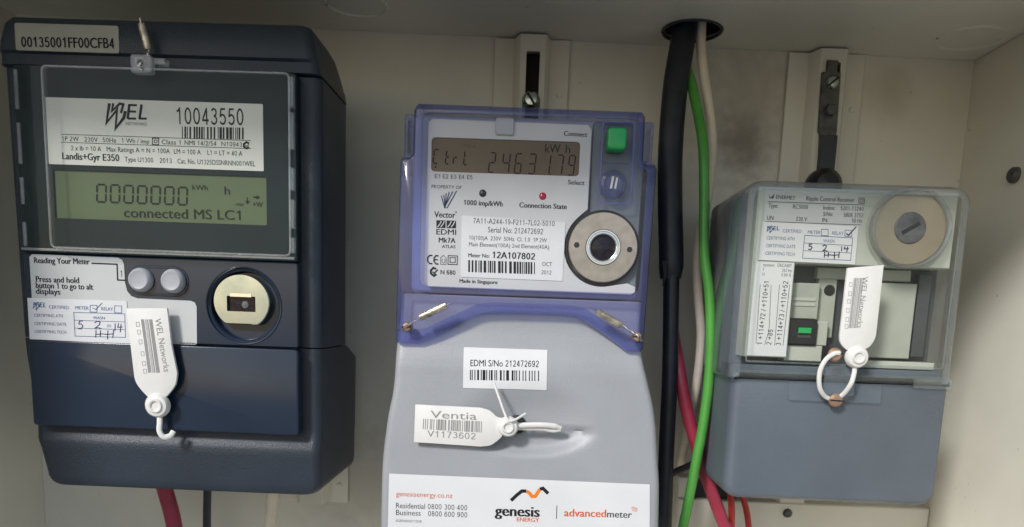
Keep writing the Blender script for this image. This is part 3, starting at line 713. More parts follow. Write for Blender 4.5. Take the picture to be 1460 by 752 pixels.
# ------------------------------------------------------------------ mounting rails
def rail(x0, label, ztop, slot=None):
    t = thing('mounting_rail', label, 'rail', (x0+21.5, 0, -121), 'vertical mounting rails')
    fl = MB()
    for a, b in ((x0, x0+11.6), (x0+31.4, x0+43)): fl.box(a, b, -2.2, -.9, -121, ztop, .3)
    fl.build('flange', 'rail', t)
    h = MB(); prof = [(x0+11, -1.8), (x0+14, -10), (x0+15.2, -11), (x0+29, -11), (x0+30, -10), (x0+32, -1.8)]
    z0, z1 = -120.5, ztop-.4
    for i in (0, 1, 3, 4):
        (xa, ya), (xb, yb) = prof[i], prof[i+1]; h.add([(xa, ya, z0), (xb, yb, z0), (xb, yb, z1), (xa, ya, z1)], [(0, 1, 2, 3)])
    fo = [(x0+15.2, z0), (x0+29, z0), (x0+29, z1), (x0+15.2, z1)]
    sl = [rrect(*slot, .6, 2)] if slot else []
    h.tess([fo]+sl, -11)
    if sl: h.loft([[(x, -11, z) for x, z in sl[0]], [(x, -9.6, z) for x, z in sl[0]]], False, False)
    h.build('channel', 'rail', t)
    if slot: MB().box(slot[0]-2, slot[1]+2, -3.5, -2, slot[2]-1, slot[3]+1).build('slot_shade', 'dark', t)  # near-black plate; the slot's inner shade is put into its colour
    for zz in (ztop-30, ztop-150):
        MB().lathe(x0+38, zz, [(.01, -3.0), (1.3, -3.0), (1.7, -2.0)], 14).build('rivet', 'rail', t)
    return t
rail(-26.5, 'cream channel rail with a dark slot above the violet-framed meter', zc(0)-.6, (-8, -.4, 60, 146))
rail(141, 'cream channel rail carrying the dark metal hanger strap', zc(160)-.6, (159, 167, 20, 145))
rail(-153, 'cream channel rail with its lower end showing under the dark navy meter', 40)
lg = MB().box(94, XR-.4, -12, -.1, -128, -107, .8); lg.box(94, 100, -11, -.1, -106.8, -94, .5)
ledge = thing('lower_ledge', 'cream steel ledge along the back wall under the blue-grey receiver', 'ledge', (170, 0, -128)); lg.build('bar', 'rail', ledge)
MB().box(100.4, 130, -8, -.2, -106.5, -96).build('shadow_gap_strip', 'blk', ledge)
MB().lathe(160.7, -113.3, [(.01, -14), (2.2, -13.8), (2.9, -12)], 16).build('screw', 'galv', ledge)

# hanger strap on the right rail and hook of the centre meter
hs = thing('hanger_strap', 'dark weathered metal hanger strap bolted in the rail above the receiver', 'hanger', (163, -11, 80))
o_ = [(158.8, 145.4), (158.8, 139.2), (156.4, 139), (157.4, 107.6), (158.4, 106), (159.4, 84), (167.6, 84), (167.4, 106), (167.5, 107.4), (166.6, 139), (164.6, 139.4), (164.6, 145.2)]
MB().prism(o_, -13.6, -11.2, .4).build('strap', 'galv', hs)
MB().prism([(158.6, 105.6), (159.2, 84), (167.9, 84), (168, 105.6)], -14.2, -13.65, .2).build('lower_strap', 'blk', hs)
MB().lathe(161.8, 118.3, [(.01, -17.6), (2.7, -17.6), (3.3, -16.8), (3.3, -14.2), (4.2, -14.2), (4.2, -13.4)], 6).build('nut', 'galv', hs)
MB().lathe(162.2, 133.5, [(.01, -15.6), (2.6, -15.4), (3.6, -14.4), (3.8, -13.4)], 20).build('screw', 'zinc', hs)
MB().box(158.8, 165.6, -15.85, -15.3, 133.0, 134.1).rot(162.2, 133.5, 40).build('screw_slot', 'dark', hs)
MB().lathe(162.6, 78, [(.01, -22), (6, -21), (9, -18), (9.8, -13.6), (9.8, -11.2)], 28).build('foot', 'blk', hs)
hk = thing('rail_screw', 'shiny slotted screw in the rail slot just above the violet-framed meter', 'screw', (-4, -11, 120))
MB().lathe(-4.5, 119.5, [(.01, -16), (3.2, -15.6), (4.6, -14), (4.8, -11.1)], 22).build('head', 'zinc', hk)
MB().box(-8, -1, -16.25, -15.5, 118.9, 120.1).rot(-4.5, 119.5, -55).build('slot', 'dark', hk)
MB().prism(rrect(-9.4, .4, 96, 122, 1.5, 3), -13, -11.15, .4).build('tab', 'galv', hk)

# ------------------------------------------------------------------ left meter
lm = thing('electricity_meter', 'dark navy electricity meter with green display and large white number label', 'meter', (-172, -24, -93))
X0, X1 = -249.5, -100.5
def zring(z, x0, x1, yf, yb, r=4.5, n=5):
    o = []
    for (cx, cy, a0, rr) in ((x1, yf, -90, r), (x1, yb, 0, 2), (x0, yb, 90, 2), (x0, yf, 180, r)):
        sx = -1 if cx == x1 else 1; sy = 1 if cy == yf else -1
        for i in range(n+1):
            a = R(a0+90*i/n); o.append((cx+sx*rr+rr*math.cos(a), cy+sy*rr+rr*math.sin(a), z))
    return o
lo = MB(); rings = []
for i in range(7):
    a = R(90*i/6); k = 1-math.sin(a)
    rings.append(zring(-93+6.5*(1-math.cos(a)), X0+10+6.5*k*.9, X1-6.5*k*.9, -95.6+1.2*k, -24+1*k))
rings += [zring(-74, X0+8, X1, -96.6, -24), zring(-71, X0+7, X1, -96.6, -23), zring(-69, X0+6.4, X1, -96.2, -23), zring(-66.5, X0+5.8, X1, -95, -22), zring(-64, X0+5.2, X1, -94, -22), zring(-60, X0+4.6, X1, -93.6, -22), zring(-28, X0+1.5, X1, -93.6, -21), zring(-21.5, X0+1.2, X1, -93.6, -40), zring(-20.4, X0+1.2, X1, -93.6, -45)]
lo.loft(rings); lo.build('terminal_cover', 'navy', lm)
up = MB(); up.loft([zring(-19.8, X0+1.2, X1, -93.6, -46), zring(-18, X0+1.2, X1, -93.8, -46), zring(60, X0+.4, X1, -93.8, -46), zring(104.2, X0, X1, -93.8, -46)]); up.build('housing', 'navy', lm)
cp = MB(); cp.loft([zring(104.9, X0+.5, X1+.3, -97.5, -46), zring(109.5, X0+.8, X1-.5, -97.5, -46), zring(110.5, X0+1.2, X1-1, -99.2, -46.5), zring(114, X0+1.8, X1-1.6, -99.4, -48), zring(122, X0+4, X1-3, -99, -56), zring(125, X0+6, X1-4.5, -97.5, -64), zring(126, X0+8.5, X1-7, -94, -70)]); cp.build('top_cap', 'navy', lm)
MB().box(-205, -140, -46.5, -11.2, 20, 95).build('mounting_plate', 'blk', lm)
PC = (-135.8, -.9)
fp = MB(); fp.prism(rrect(-240.5, -110, -19.9, 19.9, 1.2, 3), -100, -93.9, .5, holes=[circ(*PC, 18.0, 56)]); front = fp.build('front_panel', 'navygloss', lm)
dp = MB(); dp.prism(rrect(-240.5, -110, 20.3, 104, 1.2, 3), -100, -93.9, .5, holes=[rrect(-224, -124.3, 36.6, 58.4, .6, 2)]); dpanel = dp.build('display_panel', 'slate', lm)
MB().sheet(rrect(-225, -123.5, 36, 59, .5, 2), -99.3).build('display', 'lcdgreen', lm)
lcd = [o for o in lm.children if o.name.startswith('display') and 'panel' not in o.name][0]
ink('lcd_left', -99.45, lcd)
dg = MB()
for x, z, w_, h_ in INK['seg_left']: seven(dg, '0', x-.4, z, w_*.92, h_*.93, -99.45, .8, .06)
dg.build('digits', 'ink_lcd', lcd)
rl = MB().prism(rrect(-225.6, -125.4, 60.8, 90.2, .4, 2), -100.25, -100.02).build('rating_label', 'cream', lm); ink('rating_label', -100.34, rl)
idp = MB().prism(rrect(-238.4, -190.8, 110.2, 121.9, 1, 4), -99.75, -99, .12).build('number_plate', 'goldlabel', lm); ink('id_plate', -99.9, idp)
pl_ = [(-237.4, 18.2), (-236, 19.6), (-195, 19.4), (-193, 18.4), (-192.3, 16.5), (-192.1, 8), (-191.2, 4), (-189.4, 1.8), (-186.5, .8), (-161, .6), (-159, -.2), (-158.2, -2), (-158.5, -19.3), (-159.3, -20.2), (-236.5, -19.8), (-237.3, -19)]
pla = MB().prism(pl_, -100.3, -100.02, .05).build('instruction_label', 'greylabel', lm); ink('panel_label', -100.4, pla)
ce = MB().prism([(-239.3, -.9), (-191.6, -.7), (-190.6, -20.9), (-239.3, -20.4)], -100.6, -100.32).build('certification_sticker', 'paper', lm); ink('cert_left', -100.7, ce)
pod = MB(); pod.prism(rrect(-190.6, -161.6, 2.2, 16.4, 7, 8), -100.5, -100.0, .3)
pod.build('button_surround', 'navygloss', lm)
gr_ = rrect(-189.6, -162.6, 3.2, 15.4, 6.2, 8); MB().tube([(x, -100.5, z) for x, z in gr_+gr_[:1]], .35, 6, False).build('surround_bead', 'navygloss', lm)
for bx in (-183.9, -168.5):
    MB().lathe(bx, 9.4, [(.01, -103.6), (2.6, -103.5), (4.2, -103.9), (5.1, -103.2), (5.6, -102), (5.7, -100.4)], 36).build('push_button', 'button', lm)
MB().lathe(PC[0], PC[1], [(18.3, -100.1), (18.1, -100.5), (17.7, -100.4), (17.3, -99.4), (16.4, -98.9), (15.9, -98), (15.6, -94.6), (0.01, -94.4)], 56).build('port_recess', 'navygloss', lm)
ap = []
for i in range(64):
    a = R(360*i/64); x, z = 13.5*math.cos(a), 13.0*math.sin(a); ap.append((-137.4+x, 1+max(z, -10.6)))
wn_ = rrect(-144.3, -130.6, -3.6, 3.6, .4, 2)
pt = MB(); pt.prism(ap, -98.9, -94.6, .4, holes=[wn_]); plate = pt.build('port_plate', 'zinc', lm)
MB().box(-144.4, -130.5, -97.2, -96.2, -3.7, 3.7).build('port_window', 'lens', plate)
MB().box(-142.6, -132.4, -99.3, -98.8, 3.3, 4.8).build('port_clip', 'chrome', plate)
MB().lathe(-136, -.4, [(.01, -98), (1.6, -97.8), (2, -97)], 20).build('sensor_lens', 'charcoal', plate)
MB().prism(rrect(-239.8, -109.8, -62, -20.6, 1.6, 4), -101, -93.7, .7, steps=3).build('terminal_flap', 'navygloss', lm)
# clear cover over the display
cv = MB(); A = rrect(-240, -109.6, 20.6, 103.6, 2, 4); B = rrect(-223, -111, 22.3, 102.3, 2.5, 4)
cv.loft([[(x, -100.3, z) for x, z in A], [(x, -102.2, z) for x, z in A], [(x, -102.6, z) for x, z in inset(A, .5)]], False, False)
cv.tess([inset(A, .5), B], -102.6)
cv.loft([[(x, -102.6, z) for x, z in B], [(x, -105.8, z) for x, z in B], [(x, -106.6, z) for x, z in inset(B, .35)], [(x, -107, z) for x, z in inset(B, 1)]], False, True)
cover = cv.build('clear_cover', 'clear', lm, 25)
ed = MB(); Bt = [(x, -106.4, z) for x, z in inset(B, .4)]; ed.tube(Bt+Bt[:1], .55, 6, False)
for z0, z1 in ((88, 101), (70, 86), (52, 62), (35, 48), (24, 31)): ed.box(-112.2, -109.9, -105.4, -102.7, z0, z1, .3)
for z0, z1 in ((84, 101), (60, 78), (42, 54), (23, 34)): ed.box(-237.8, -236.2, -103.4, -102.65, z0, z1, .2)
ed.box(-239, -110.5, -103.6, -102.7, 21.2, 22.4, .2)
ed.build('cover_edge', 'clearedge', cover)
hs_ = MB(); hs_.prism(rrect(-181.5, -172, 99.6, 107.5, 1, 3), -108.4, -105, .4, holes=[circ(-177, 104, 1.4, 14)]); hs_.box(-171.5, -166.5, -107, -103, 103.8, 106.6, .4)
hs_.build('sealing_lug', 'clearedge', cover)

# crimped wire seals
def wire_seal(label, a, b, y, wire):
    t = thing('wire_seal', label, 'seal', (*a[:1], y, a[1]), 'crimped wire seals')
    A_ = Vector((a[0], y, a[1])); B_ = Vector((b[0], y-.6, b[1])); n = 8; P_ = [A_.lerp(B_, i/n) for i in range(n+1)]
    MB().tube(P_, lambda u: 1.7*(1+.05*math.sin(u*22)) if .04 < u < .96 else 1.55, 14, True, .72).build('ferrule', 'brass', t)
    d = (B_-A_).normalized()
    for s_ in (-.45, .45):
        pth = []
        for i in range(25):
            u = i/24; k = u*(len(wire)-1); j = min(int(k), len(wire)-2); p = Vector(wire[j]).lerp(Vector(wire[j+1]), k-j)
            pth.append((p.x+s_*math.cos(u*14), p.y+s_*math.sin(u*14)*.8, p.z+s_*math.sin(u*14+.6)*.6))
        MB().tube(pth, .3, 6).build('wire', 'wire', t)
    e = B_+d*.2
    MB().tube([e, e+d*1.8+Vector((.3, -.3, .2))], .35, 6).build('wire_end', 'wire', t)
    return t
wire_seal('brass crimp wire seal standing up on the navy meter\'s clear cover lug', (-175.4, 110.8), (-177.9, 121.4), -104, [(-175.4, -104, 111), (-175.6, -105, 107.5), (-176.4, -108.2, 104.6), (-177.2, -109.4, 102.5), (-175.8, -108.8, 100.8)])

# plastic pull-through seals
def seal_tag(label, outline, boss, br, y, tails, key, inky, holes=1, group='plastic seal tags'):
    t = thing('seal_tag', label, 'seal tag', (boss[0], y, boss[1]), group)
    pl = MB().prism(outline, y-.7, y+.7, .3, steps=2).build('tag_plate', 'tagwhite', t)
    MB().lathe(boss[0], boss[1], [(.01, y-2.4), (br*.34, y-2.4), (br*.40, y-3.2), (br*.52, y-3.3), (br*.62, y-2.5), (br*.85, y-2.2), (br, y-1), (br*1.02, y+.6), (br*.9, y+1.4)], 32).build('boss', 'tagwhite', t)
    for path, r_, fl in tails: MB().tube(smooth(path, 6), r_, 10, True, fl).build('strap', 'tagwhite', t)
    ink(key, inky, pl)
    return t
ol = [(-189.2, -4), (-169.8, -3.2), (-168.3, -20), (-166, -33)]+smooth([(-166, -34), (-167, -39), (-170.2, -43.5), (-173, -46.2)], 4)+smooth([(-179.6, -46.2), (-183.4, -42.4), (-186.2, -38), (-187, -32)], 4)
seal_tag('white plastic seal tag with grey print hanging down the navy meter flap', ol, (-176, -49.3), 5.8, -105, [([(-175.6, -104.5, -53), (-175.2, -105.4, -57.5), (-175.3, -105.8, -61.5), (-173.6, -105.5, -64.4), (-170.9, -104.4, -64), (-169.9, -102.9, -62)], 1.35, .8)], 'tag_left', -105.8)

# ------------------------------------------------------------------ centre meter
ctr = thing('electricity_meter', 'light grey electricity meter with violet clear cover and olive display', 'meter', (-2, -24, -112))
def yfun(x, z):
    pts = [(-200, -95.2), (-82, -95), (-62, -93.6), (-44, -92.2), (-27, -91), (-22, -90), (-17, -88.4), (-8, -86.6), (40, -86)]
    y = pts[-1][1]
    for (za, ya), (zb, yb) in zip(pts, pts[1:]):
        if za <= z <= zb:
            t = (z-za)/(zb-za); y = ya+(yb-ya)*t; break
    dx = (x-0)/37; dz = (z+54)/(15.5 if z < -54 else 24); r_ = math.sqrt(dx*dx+dz*dz)
    if r_ < 1:
        t = min(1, (1-r_)/(.34 if z < -54 else .8)); y += 4.0*t*t*(3-2*t)
    return y
side_z = [(-113, -70.9, 68.3), (-100, -70.8, 67.9), (-80, -70.6, 66.9), (-68.8, -70.1, 65.6), (-52, -68.3, 63.8), (-40.5, -66.3, 61.6), (-30, -65.5, 58.6), (-16, -65.1, 55.2), (8, -63, 54)]
sz = smooth([(a, b, c) for a, b, c in side_z], 8)
tc_ = MB(); rings = []; NX = 56; er = 3.2
for (z, xa, xb) in sz:
    ring = [(xa+1.5, -24, z), (xa, -40, z)]
    for i in range(7):
        a = R(90*i/6); ring.append((xa+er*(1-math.cos(a)), yfun(xa+er, z)+er*(1-math.sin(a)), z))
    for i in range(1, NX): x = xa+er+(xb-xa-2*er)*i/NX; ring.append((x, yfun(x, z), z))
    for i in range(7):
        a = R(90-90*i/6); ring.append((xb-er*(1-math.cos(a)), yfun(xb-er, z)+er*(1-math.sin(a)), z))
    ring += [(xb, -40, z), (xb-1.5, -24, z)]; rings.append(ring)
tc_.loft(rings); tcov = tc_.build('terminal_cover', 'grey', ctr, 50)
MB().prism(rrect(-59, 51, 9, 92, 3, 4), -84, -24, 1).build('inner_body', 'inner', ctr)
MB().box(-30, 24, -24.5, -11.2, -60, 80).build('mounting_plate', 'blk', ctr)
MB().prism(rrect(26, 50.5, 13, 91, 2, 4), -85.4, -84.1, .3).build('control_panel', 'innerdark', ctr)
PX, PZ = 33.3, 32.9
arc = [(PX+18.4*math.cos(R(a)), PZ+18.4*math.sin(R(a))) for a in range(132, 292, 8)]
fo = [(-49.5, 89.4), (-51.5, 87.6)]+[(-52, 14), (-50, 11.6)]+[(48, 11.2), (50, 12.5), (50, 15)]+[(46, 16.6)]+arc[::-1]+[(25.3, 50.5)]+[(25.3, 86.5), (23.5, 88.8)]
# polygon order: down the left side, along the bottom, up round the port recess, up the right side
fcp = MB(); fcp.prism(fo, -88, -85.5, .2, holes=[rrect(-49.8, 20.2, 65.4, 81, 1.8, 4)]); face = fcp.build('faceplate', 'faceplate', ctr); ink('faceplate', -88.12, face)
dsp = MB().sheet(rrect(-50.5, 21, 64.8, 81.6, 1, 3), -87.2).build('display', 'lcdreflect', ctr)
ink('seg_label', -87.3, dsp); dg = MB()
for ch, x, z, w_, h_ in INK['seg_centre']: seven(dg, ch, x, z, w_*.86, h_, -87.3, .64, .09)
dg.build('digits', 'ink_lcdbrown', dsp)
sl_ = MB().prism([(-34.6, 45.6), (15, 44), (14.8, 16.6), (-34.3, 16.8)], -88.3, -88.02).build('serial_label', 'paper', ctr); ink('serial_label', -88.4, sl_)
MB().prism(rrect(-19.8, -11.2, 82.8, 90.4, .8, 3), -89.6, -88.05, .3).build('cover_clip', 'inner', ctr)
for lx, lz, mt in ((-24.9, 56.2, 'blk'), (3.6, 55.8, 'red_led')):
    MB().lathe(lx, lz, [(.01, -88.7), (1.1, -88.6), (1.5, -88.3), (1.75, -88.05)], 20).build('indicator', mt, ctr)
prt = MB(); prt.lathe(PX, PZ, [(17.9, -85.6), (17.7, -87.2), (17, -87.2), (16.8, -86.2)], 56); prt.build('port_bezel', 'blk', ctr)
dsc = MB(); dsc.lathe(PX, PZ, [(16.5, -86), (16.5, -89.8), (16.1, -90.2), (8.5, -90.2), (8.2, -89.8), (8.2, -86)], 64); disc = dsc.build('port_ring', 'steel', ctr)
MB().lathe(PX, PZ, [(8.15, -89), (8.1, -90.6), (7.5, -90.6), (7.2, -89.6), (6.7, -89.6), (6.5, -90.2), (6.1, -90), (5.9, -88)], 48).build('lens_rim', 'chrome', disc)
MB().lathe(PX, PZ, [(6.1, -88.2), (4, -88.9), (.01, -89.3)], 40).build('lens', 'lens', disc)
for px_, pz_ in ((-12.6, .7), (12.6, -.6)):
    MB().lathe(PX+px_, PZ+pz_, [(.01, -90.3), (1.4, -90.3), (1.5, -90.15)], 6).build('port_hole', 'blk', disc)
MB().prism(rrect(32.2, 40.8, 76.8, 86.4, 1.6, 4), -95.6, -86, 1.0, steps=4).build('connect_button', 'green', ctr)
MB().lathe(36.3, 62, [(6.6, -86), (6.4, -91), (5.8, -93), (4.4, -93.6), (3.8, -92.8), (.01, -92.6)], 36).build('select_knob', 'lavender', ctr)
MB().box(35.0, 36.0, -94, -92.6, 59.2, 64.8, .2).rot(36.3, 62, -8).build('knob_mark', 'faceplate', ctr)
MB().box(37.0, 37.9, -94, -92.6, 59.4, 64.6, .2).rot(36.3, 62, -8).build('knob_mark', 'faceplate', ctr)
# violet clear cover
arch = smooth([(-53.5, -15.8), (-45, -12), (-33, -5), (-26, -1.4), (-18, -.2), (0, .2), (16, .2), (23, -.8), (31, -5), (40, -10.8), (46.5, -15.6)], 3)
co = [(-57.5, 93.4), (-58, 92), (-58, 72.6), (-59.5, 71.2), (-63.2, 71), (-64, 69), (-65.2, -14.6), (-64, -16)]+arch+[(54, -15.8), (55.2, -14.5), (56.2, 69.5), (55.2, 71.4), (51, 71.6), (49.6, 73), (49.4, 92.5), (48, 94.6), (-56, 95.2)]
w1 = [(44.6, 90.8), (-50.6, 90.8), (-52.6, 90), (-53.6, 87.8), (-53.6, 14.8), (-52.6, 12.6), (-50.6, 11.8), (48, 11.8), (50.4, 12.8), (51.2, 15), (51.6, 67.6), (50.6, 68.8), (48, 69.6), (47, 71), (46.8, 88.4), (46.2, 90.2)]; hb = rrect(30.6, 44, 71.5, 89, 1.2, 3)
w2 = [(-61.2, 8.6), (-61.6, -5), (-56, -9.5), (-50, -8.2), (-26, 4), (-18, 5.4), (17, 5.4), (26, 4), (40, -4.5), (47, -10), (51.8, -8), (52.4, 8.6)]
cvr = MB()
cvr.loft([[(x, -34, z) for x, z in co], [(x, -90, z) for x, z in co], [(x, -92, z) for x, z in inset(co, .7)], [(x, -92.6, z) for x, z in inset(co, 1.8)]], False, False)
cvr.tess([inset(co, 1.8), w1, w2], -92.6)
for ww in (w1, w2): cvr.loft([[(x, -92.6, z) for x, z in ww], [(x, -91.4, z) for x, z in ww]], False, False)
vc = cvr.build('clear_cover', 'violet', ctr, 40)
wi = MB(); wi.tess([w1, hb, circ(36.3, 62, 7, 28)], -91.6); wi.build('window', 'window', vc)
wi = MB(); wi.tess([w2], -91.6); wi.build('window', 'lavender', vc)
gz = MB(); gz.loft([[(x, -91.6, z) for x, z in hb], [(x, -86.5, z) for x, z in hb]], False, False)
gz.prism(rrect(29.4, 45.4, 52.5, 90, 1.6, 3), -92.3, -91.65, .2, holes=[rrect(30.4, 44.4, 53.5, 89.2, 1.2, 3)])
gz.build('button_well', 'lavender', vc)
for a, b in ((-63.4, -58.6), (50, 54.8)):
    ea = MB(); ea.prism(rrect(a, b, 71.5, 92, 1.2, 3), -84, -70, .5, holes=[rrect(a+1.5, b-1.4, 74, 89, .5, 2)]); ea.build('side_lug', 'lavender', vc)
for sx_, sz_ in ((-59.2, -8.0), (51.6, -8.6)):
    sc = MB().lathe(sx_, sz_, [(.01, -94.6), (1.8, -94.4), (2.3, -93.6), (2.4, -91)], 20).build('seal_screw', 'copper', ctr)
    MB().box(sx_-2.2, sx_+2.2, -94.8, -94.2, sz_-.25, sz_+.25).build('slot', 'dark', sc)
def drape(poly, off=.25):
    mb = MB(); (xa, za), (xb, zb), (xc, zc_), (xd, zd) = poly; n, k = 28, 10; g = []
    for j in range(k+1):
        row = []
        for i in range(n+1):
            u, v = i/n, j/k
            x = (xa*(1-u)+xb*u)*(1-v)+(xd*(1-u)+xc*u)*v; z = (za*(1-u)+zb*u)*(1-v)+(zd*(1-u)+zc_*u)*v
            row.append((x, yfun(x, z)-off, z))
        g.append(row)
    mb.loft(g, False, False, False); return mb
l3 = drape([(-31.9, -16.9), (9, -16.7), (9.4, -36.2), (-31.5, -36.6)]).build('barcode_label', 'paper', ctr); ink('barcode_label', lambda x, z: yfun(x, z)-.34, l3)
l4 = drape([(-66.6, -80.2), (61.9, -80.2), (63.6, -108), (-66.9, -108)]).build('brand_label', 'paper', ctr); ink('brand_label', lambda x, z: yfun(x, z)-.34, l4)
MB().lathe(-4.6, -54, [(.01, -90.8), (3.6, -90.8), (4.6, -90.4), (4.8, -88)], 24).build('seal_hole', 'blk', ctr)
wire_seal('brass crimp wire seal on the violet cover lower corner beside the navy meter', (-52.6, -3.3), (-40.2, 3), -95.6, [(-62.5, -93.4, -9.4), (-60, -95.2, -8), (-57, -95.6, -6), (-52.4, -95.6, -3.3)])
wire_seal('brass crimp wire seal on the violet cover lower corner beside the black cable', (43.4, -3.4), (31.6, 2.6), -95.6, [(54, -93.6, -10.6), (51.8, -95.4, -8.4), (48.6, -95.6, -6.6), (43.4, -95.6, -3.4)])
oc = [(-53.9, -45), (-22.6, -45.3)]+smooth([(-22, -45.4), (-17.6, -46.6), (-14.2, -49.4), (-11.4, -50)], 4)+smooth([(-11.4, -59), (-13.8, -61.4), (-17, -63.6), (-21.6, -64.4)], 4)+[(-54.3, -63.5)]
seal_tag('white plastic seal tag with barcode lying across the light grey cover', oc, (-8.6, -54), 5.0, -97,
         [([(-6, -96.8, -53.5), (0, -96.6, -53), (8, -96.6, -52.6), (14, -96.2, -53), (17, -95.4, -54)], lambda u: 1.3 if u < .8 else 1.1, .8),
          ([(-5, -95, -54.8), (1, -95, -54.8), (8, -95, -54.6), (13, -94.6, -55.4), (17, -95, -54.6)], 1.1, .8),
          ([(-16.3, -96.5, -33), (-13, -98.6, -41), (-10.4, -99.6, -47.4), (-8.4, -100.4, -50.6), (-5.4, -100, -50.2), (-.4, -97, -47.4)], .62, 1)], 'tag_centre', -97.82)

# ------------------------------------------------------------------ right meter (receiver)
rm = thing('ripple_control_receiver', 'blue-grey ripple control receiver with clear cover and round tan disc', 'meter', (152, -24, -88))
lb = MB(); rings = []
ob_ = rrect(101.2, 206.8, -88, -27.4, 0, 6, (0, 0, 8, 8))
def rlow(y, d):
    return [(x, y, z) for x, z in inset(rrect(100.6, 206.6, -88, -23.9, 0, 6, (.01, .01, 8, 8)), d)]
lb.loft([rlow(-24, 0), rlow(-80, 0), rlow(-83.6, .5), rlow(-85.6, 1.8), rlow(-86.4, 3.4)]); lb.build('terminal_cover', 'bluegrey', rm)
MB().prism(rrect(98.6, 205, -27, 64.5, 5, 5), -66, -24, 1).build('base', 'bluegrey', rm)
MB().box(130, 176, -24.5, -14.2, -70, 60).build('mounting_plate', 'blk', rm)
# inner plate: top field, left strip; the window to its lower right is open
ip = [(106.5, 64.6), (201, 64.6), (201, 29.2), (127, 29.2), (127, -16.4), (106.5, -16.4)]
MB().prism(ip, -83, -66.1, .4).build('faceplate', 'sage', rm)
MB().box(127.1, 203, -68, -66.1, -20, 29).build('recess', 'recess', rm)
bl = [('inner_block', 'sagedk', 127.4, 142.8, -76, -68.1, 2.9, 20.5), ('inner_block', 'sagedk', 143.4, 152.5, -72, -68.1, -6, 27), ('inner_block', 'sage', 127.4, 146, -78, -68.1, -18, -10.2), ('inner_block', 'sagedk', 165, 190.6, -75, -68.1, -15, 22), ('inner_block', 'sagedk', 142, 188, -73, -68.1, 23, 28.6), ('inner_block', 'sage', 165, 201, -80, -68.1, -20, -16.4), ('inner_block', 'recess', 192.4, 198.6, -73, -68.1, -14, 27), ('inner_block', 'sage', 143, 148.2, -77, -68.1, -10, 2)]
for nm, mt, a, b, y0, y1, c, d in bl: MB().box(a, b, y0, y1, c, d, .4).build(nm, mt, rm)
MB().lathe(151.2-2.2, 17.5, [(.01, -72.6), (2.4, -72.6), (2.8, -72)], 20).build('inner_hole', 'blk', rm)
MB().box(100, 203.6, -82.5, -66.2, -27, -20.4, .5).build('inner_shelf', 'bluegrey', rm)
sw = MB().box(127.6, 141.6, -80, -68.2, -9.6, 2.6, .4).build('switch_window', 'blk', rm)
MB().box(132.4, 138.6, -81.4, -80, -4.2, -1.4, .3).build('green_lever', 'green', sw)
MB().box(132.2, 138.8, -80.4, -80, -6.4, -5.0, .1).build('lever_slot', 'recess', sw)
for i in range(2): MB().box(129.4, 141, -76.5, -76, 9.2+2.6*i, 10.6+2.6*i, .1).build('embossed_line', 'sage', rm)
tl = MB().prism([(109.7, 63.8), (156.7, 62.4), (157, 47.2), (109.9, 47.6)], -83.22, -83.02).build('type_label', 'greylabel', rm); ink('type_label', -83.32, tl)
cl_ = MB().prism([(109.4, 48.2), (155.2, 47.4), (155.4, 29.6), (109, 30.2)], -83.6, -83.3).build('certification_sticker', 'paper', rm); ink('cert_right', -83.7, cl_)
vl = MB().prism([(108.4, 29.4), (126.4, 29.4), (126.4, -15.8), (107.2, -15.8)], -83.22, -83.02).build('code_label', 'paper', rm); ink('code_label', -83.32, vl)
DX, DZ = 177.3, 46.9
dk = MB().lathe(DX, DZ, [(16.95, -83), (16.95, -88), (16.6, -88.4), (7.4, -88.4), (7.3, -84)], 56).build('dial_disc', 'tan', rm)
MB().lathe(DX, DZ, [(7.4, -88), (7.3, -88.7), (6.9, -89), (.01, -89)], 40).build('dial_knob', 'charcoal', dk)
MB().box(DX-4.6, DX+4.6, -89.4, -89.05, DZ-.8, DZ+.8, .1).rot(DX, DZ, 32).build('knob_slot', 'blk', dk)
MB().lathe(DX, DZ, [(16.9, -84), (17.0, -90.2), (17.8, -91.2), (18.6, -90.2), (18.9, -84)], 64).build('dial_collar', 'clearedge', rm)
MB().lathe(DX, DZ, [(17.3, -90.1), (.01, -90.3)], 48).build('dial_glass', 'acrylic', rm)
co2 = rrect(98, 204.4, -27.2, 66.6, 6, 6, (9, 9, 1, 1)); hole2 = circ(DX, DZ, 18, 48)
cc = MB()
cc.loft([[(x, -40, z) for x, z in co2], [(x, -86, z) for x, z in co2]], False, False)
sidep = cc.build('cover_side', 'acrylicedge', rm, 30)
cc = MB(); cc.loft([[(x, -86, z) for x, z in co2], [(x, -88.8, z) for x, z in inset(co2, .8)], [(x, -90, z) for x, z in inset(co2, 2.0)], [(x, -90.5, z) for x, z in inset(co2, 4.6)]], False, False)
cc.build('cover_rim', 'acrylicedge', rm, 30)
cc = MB(); cc.tess([inset(co2, 4.6), hole2], -90.5); cc.build('clear_cover', 'acrylic', rm, 30)
iw = MB(); Q = rrect(105.2, 199.6, -18.4, 62, 1, 3)
iw.tube([(x, -89.8, z) for x, z in Q+Q[:1]], .5, 6, False); iw.build('cover_rib', 'acrylicedge', rm)
MB().prism(rrect(128, 173, -36.8, -27.3, .6, 2), -88.2, -86.5, .3).build('cover_tongue', 'tongue', rm)
MB().prism(rrect(143, 158, -33, -18, .8, 3), -91.6, -90.55, .3).build('sealing_lug', 'tongue', rm)
MB().box(188, 206.6, -88, -86.5, -28.6, -24, .3).build('corner_tab', 'acrylicedge', rm)
